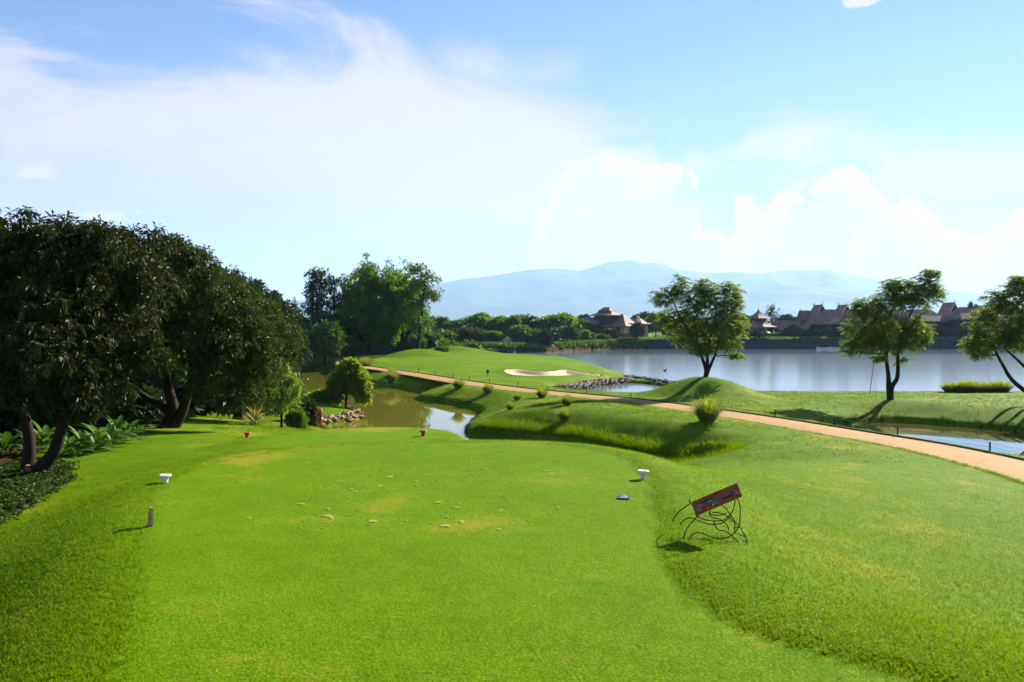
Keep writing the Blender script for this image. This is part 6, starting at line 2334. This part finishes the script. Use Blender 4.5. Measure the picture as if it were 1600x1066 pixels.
# ------------------------------------------------------------------ turf
# scars of tee shots filled with sand
rng = np.random.default_rng(77)
mb = MB()
for i in range(120):
    d_ = rng.uniform(10.2, 15.8)
    px_ = rng.normal(640, 105) if i < 70 else rng.uniform(440, 900)
    x0 = PD(px_, d_)
    if x0 < -3.9 or x0 > 1.3:
        continue
    k = 8
    sz_ = min(.012 * math.exp(abs(rng.normal()) * .65), .045)
    a_, b_, r0 = sz_ * rng.uniform(.7, 1.4), sz_ * rng.uniform(.6, 1.5), rng.random() * 6
    ring = []
    for j in range(k):
        th_ = 2 * pi * j / k
        rr_ = .7 + .5 * rng.random()
        ring.append((x0 + a_ * rr_ * cos(th_), d_ + b_ * rr_ * sin(th_)))
    zc = ground_z(x0, d_)
    mb.add([(x0, d_, zc + .013)] + [(x, y, zc + .010) for x, y in ring] + [(x * 1.0 + (x - x0) * .25, y + (y - d_) * .25, zc - .01) for x, y in ring],
           [(0, 1 + j, 1 + (j + 1) % k) for j in range(k)] + [(1 + j, 1 + k + j, 1 + k + (j + 1) % k, 1 + (j + 1) % k) for j in range(k)])
tag(obj('divot_sand', mb.mesh('divot_sand', simple('divot_sand', (.27, .25, .05), .95, .1, .55, 7, .4))), kind='stuff')

def blade_field(name, pts, hgt, wid, per, spread, mat, seed, lean=.5):
    """short blades as single triangles standing on given ground points"""
    r_ = np.random.default_rng(seed)
    c = np.repeat(pts, per, 0)
    hh = np.repeat(hgt, per) if np.ndim(hgt) else np.full(len(c), hgt)
    n = len(c)
    c = c + np.concatenate([r_.normal(size=(n, 2)) * spread, np.zeros((n, 1))], 1)
    a = r_.random(n) * 2 * pi
    sd = np.stack([np.cos(a), np.sin(a), np.zeros(n)], -1) * wid / 2
    hh = hh * (.55 + .7 * r_.random(n))
    tip = c + np.stack([r_.normal(size=n) * lean, r_.normal(size=n) * lean, np.ones(n)], -1) * hh[:, None]
    v = np.stack([c - sd, c + sd, tip], 1).reshape(-1, 3)
    f = np.arange(n * 3).reshape(-1, 3)
    o = obj(name, mesh_from(name, v, f, mat, False))
    o['kind'] = 'stuff'
    return o


L_turf = leaf_mat('turf_blades', (.080, .172, .002), (.172, .290, .004), (.18, .31, .004), .9, .0, .42, .75)
L_rough = leaf_mat('turf_rough_blades', (.062, .138, .002), (.190, .272, .006), (.19, .29, .004), .9, .0, .40, .75)
rng = np.random.default_rng(404)
n = 210000
dd = 5.4 * np.exp(rng.random(n) ** 1.15 * math.log(24 / 5.4))
xx = (rng.random(n) * 1.36 - .68) * dd
s1 = np.minimum(sdist(xx, dd, TEE), sdist(xx, dd, TEE_FRONT))
pd_ = np.hypot(xx - np.interp(dd, PATH_S[:, 1], PATH_S[:, 0]), 0)
ok = (pd_ > 1.6) & (rng.random(n) < np.clip((25 - dd) / 9, 0, 1)) & (xx > np.interp(dd, [9.5, 12.5, 16.5, 24], [-7.3, -7.6, -9, -11]))
xx, dd, s1 = xx[ok], dd[ok], s1[ok]
zz = height(xx, dd) - .004
pts = np.stack([xx, dd, zz], -1)
tee_m = s1 < .0
blade_field('tee_turf', pts[tee_m], .011 + .0004 * dd[tee_m], .0075, 2, .02, L_turf, 1, .7)
blade_field('rough_grass', pts[~tee_m], np.where(s1[~tee_m] < .16, .042, .024) + .0006 * dd[~tee_m], .009, 2, .03, L_rough, 2, .75)
# coarser tufts on the slopes further off
n = 70000
dd = 17 * np.exp(rng.random(n) * math.log(62 / 17.0))
xx = (rng.random(n) * 1.3 - .65) * dd
kk = (rng.random(n) < np.clip((dd - 23) / 14, 0, 1)) & (np.abs(xx - np.interp(dd, PATH_S[:, 1], PATH_S[:, 0])) > 1.9) & (fbm(xx * .6, dd * .6, 3, 21) > -.12) & (sdist(xx, dd, TEE) > .1) & (sdist(xx, dd, TEE_FRONT) > .1) & (xx > -.36 * dd)
for pl in (CREEK_S, LAKE_S, INNER_S, POND_S):
    kk &= sdist(xx, dd, pl) > .15
xx, dd = xx[kk], dd[kk]
pts = np.stack([xx, dd, height(xx, dd) - .004], -1)
L_slope = leaf_mat('turf_slope_blades', (.060, .135, .002), (.185, .255, .005), (.14, .22, .003), .9, .0, .30, .75)
blade_field('slope_grass', pts, .015 + .0010 * dd, .030, 3, .07, L_slope, 7, .9)
# longer fringe on the banks of creek, gully and ponds
bank = []
for poly, m_ in ((CREEK_S, 2600), (POND_S, 1100), (INNER_S, 500)):
    pl = np.array(poly + poly[:1])
    seg = np.hypot(*np.diff(pl, axis=0).T)
    cum = np.concatenate([[0], np.cumsum(seg)])
    u = rng.random(m_ * 6) * cum[-1]
    q_ = np.stack([np.interp(u, cum, pl[:, j]) for j in range(2)], -1) + rng.normal(size=(len(u), 2)) * .32
    sd_ = sdist(q_[:, 0], q_[:, 1], poly)
    q_ = q_[(sd_ > .02) & (sd_ < .9)]
    bank.append(q_)
bank = np.concatenate(bank)
bank = bank[bank[:, 1] < 80]
bz = height(bank[:, 0], bank[:, 1])
kk = fbm(bank[:, 0] * .9, bank[:, 1] * .9, 3, 12) > -.05
pts = np.concatenate([bank, bz[:, None] - .02], 1)[kk]
L_bank = leaf_mat('bank_blades', (.014, .040, .002), (.062, .110, .005), (.06, .10, .003), .9, .0, .14)
blade_field('bank_grass', pts, .05 + .13 * rng.random(len(pts)) ** 2, .018, 7, .07, L_bank, 3, .45)
# grass creeping over the path's edges
k_ = rng.integers(0, len(PATH_S) - 60, 5200)
tt = np.gradient(PATH_S[:, :2], axis=0)
tt /= np.linalg.norm(tt, axis=1, keepdims=True)
sg = np.where(rng.random(5200) < .5, -1, 1)
off = sg * (PATH_S[k_, 3] + rng.normal(size=5200) * .07 + np.where(sg > 0, .12, .0))
q_ = PATH_S[k_, :2] + np.stack([tt[k_, 1], -tt[k_, 0]], -1) * off[:, None] + tt[k_] * rng.normal(size=(5200, 1)) * .3
pts = np.concatenate([q_, np.maximum(height(q_[:, 0], q_[:, 1]), PATH_S[k_, 2] - .03)[:, None] - .01], 1)
blade_field('path_edge_grass', pts, .07, .016, 5, .05, L_rough, 5, .8)
# gully bowl: rank growth
n = 2600
a = rng.random(n) * 2 * pi
r_ = rng.random(n) ** .5
q_ = np.stack([6.2 + 2.2 * r_ * np.cos(a), 30.4 + 1.9 * r_ * np.sin(a)], -1)
q_ = np.concatenate([q_, np.stack([rng.uniform(-1.5, 6.5, n), np.zeros(n)], -1)])
q_[n:, 1] = np.interp(q_[n:, 0], [-1.5, 3, 6.5], [41.2, 37.0, 31.6]) + np.abs(rng.normal(size=n)) * .5
pts = np.concatenate([q_, height(q_[:, 0], q_[:, 1])[:, None] - .02], 1)
blade_field('gully_growth', pts, .10 + .22 * rng.random(len(pts)) ** 2, .022, 7, .08, L_rough, 4, .6)
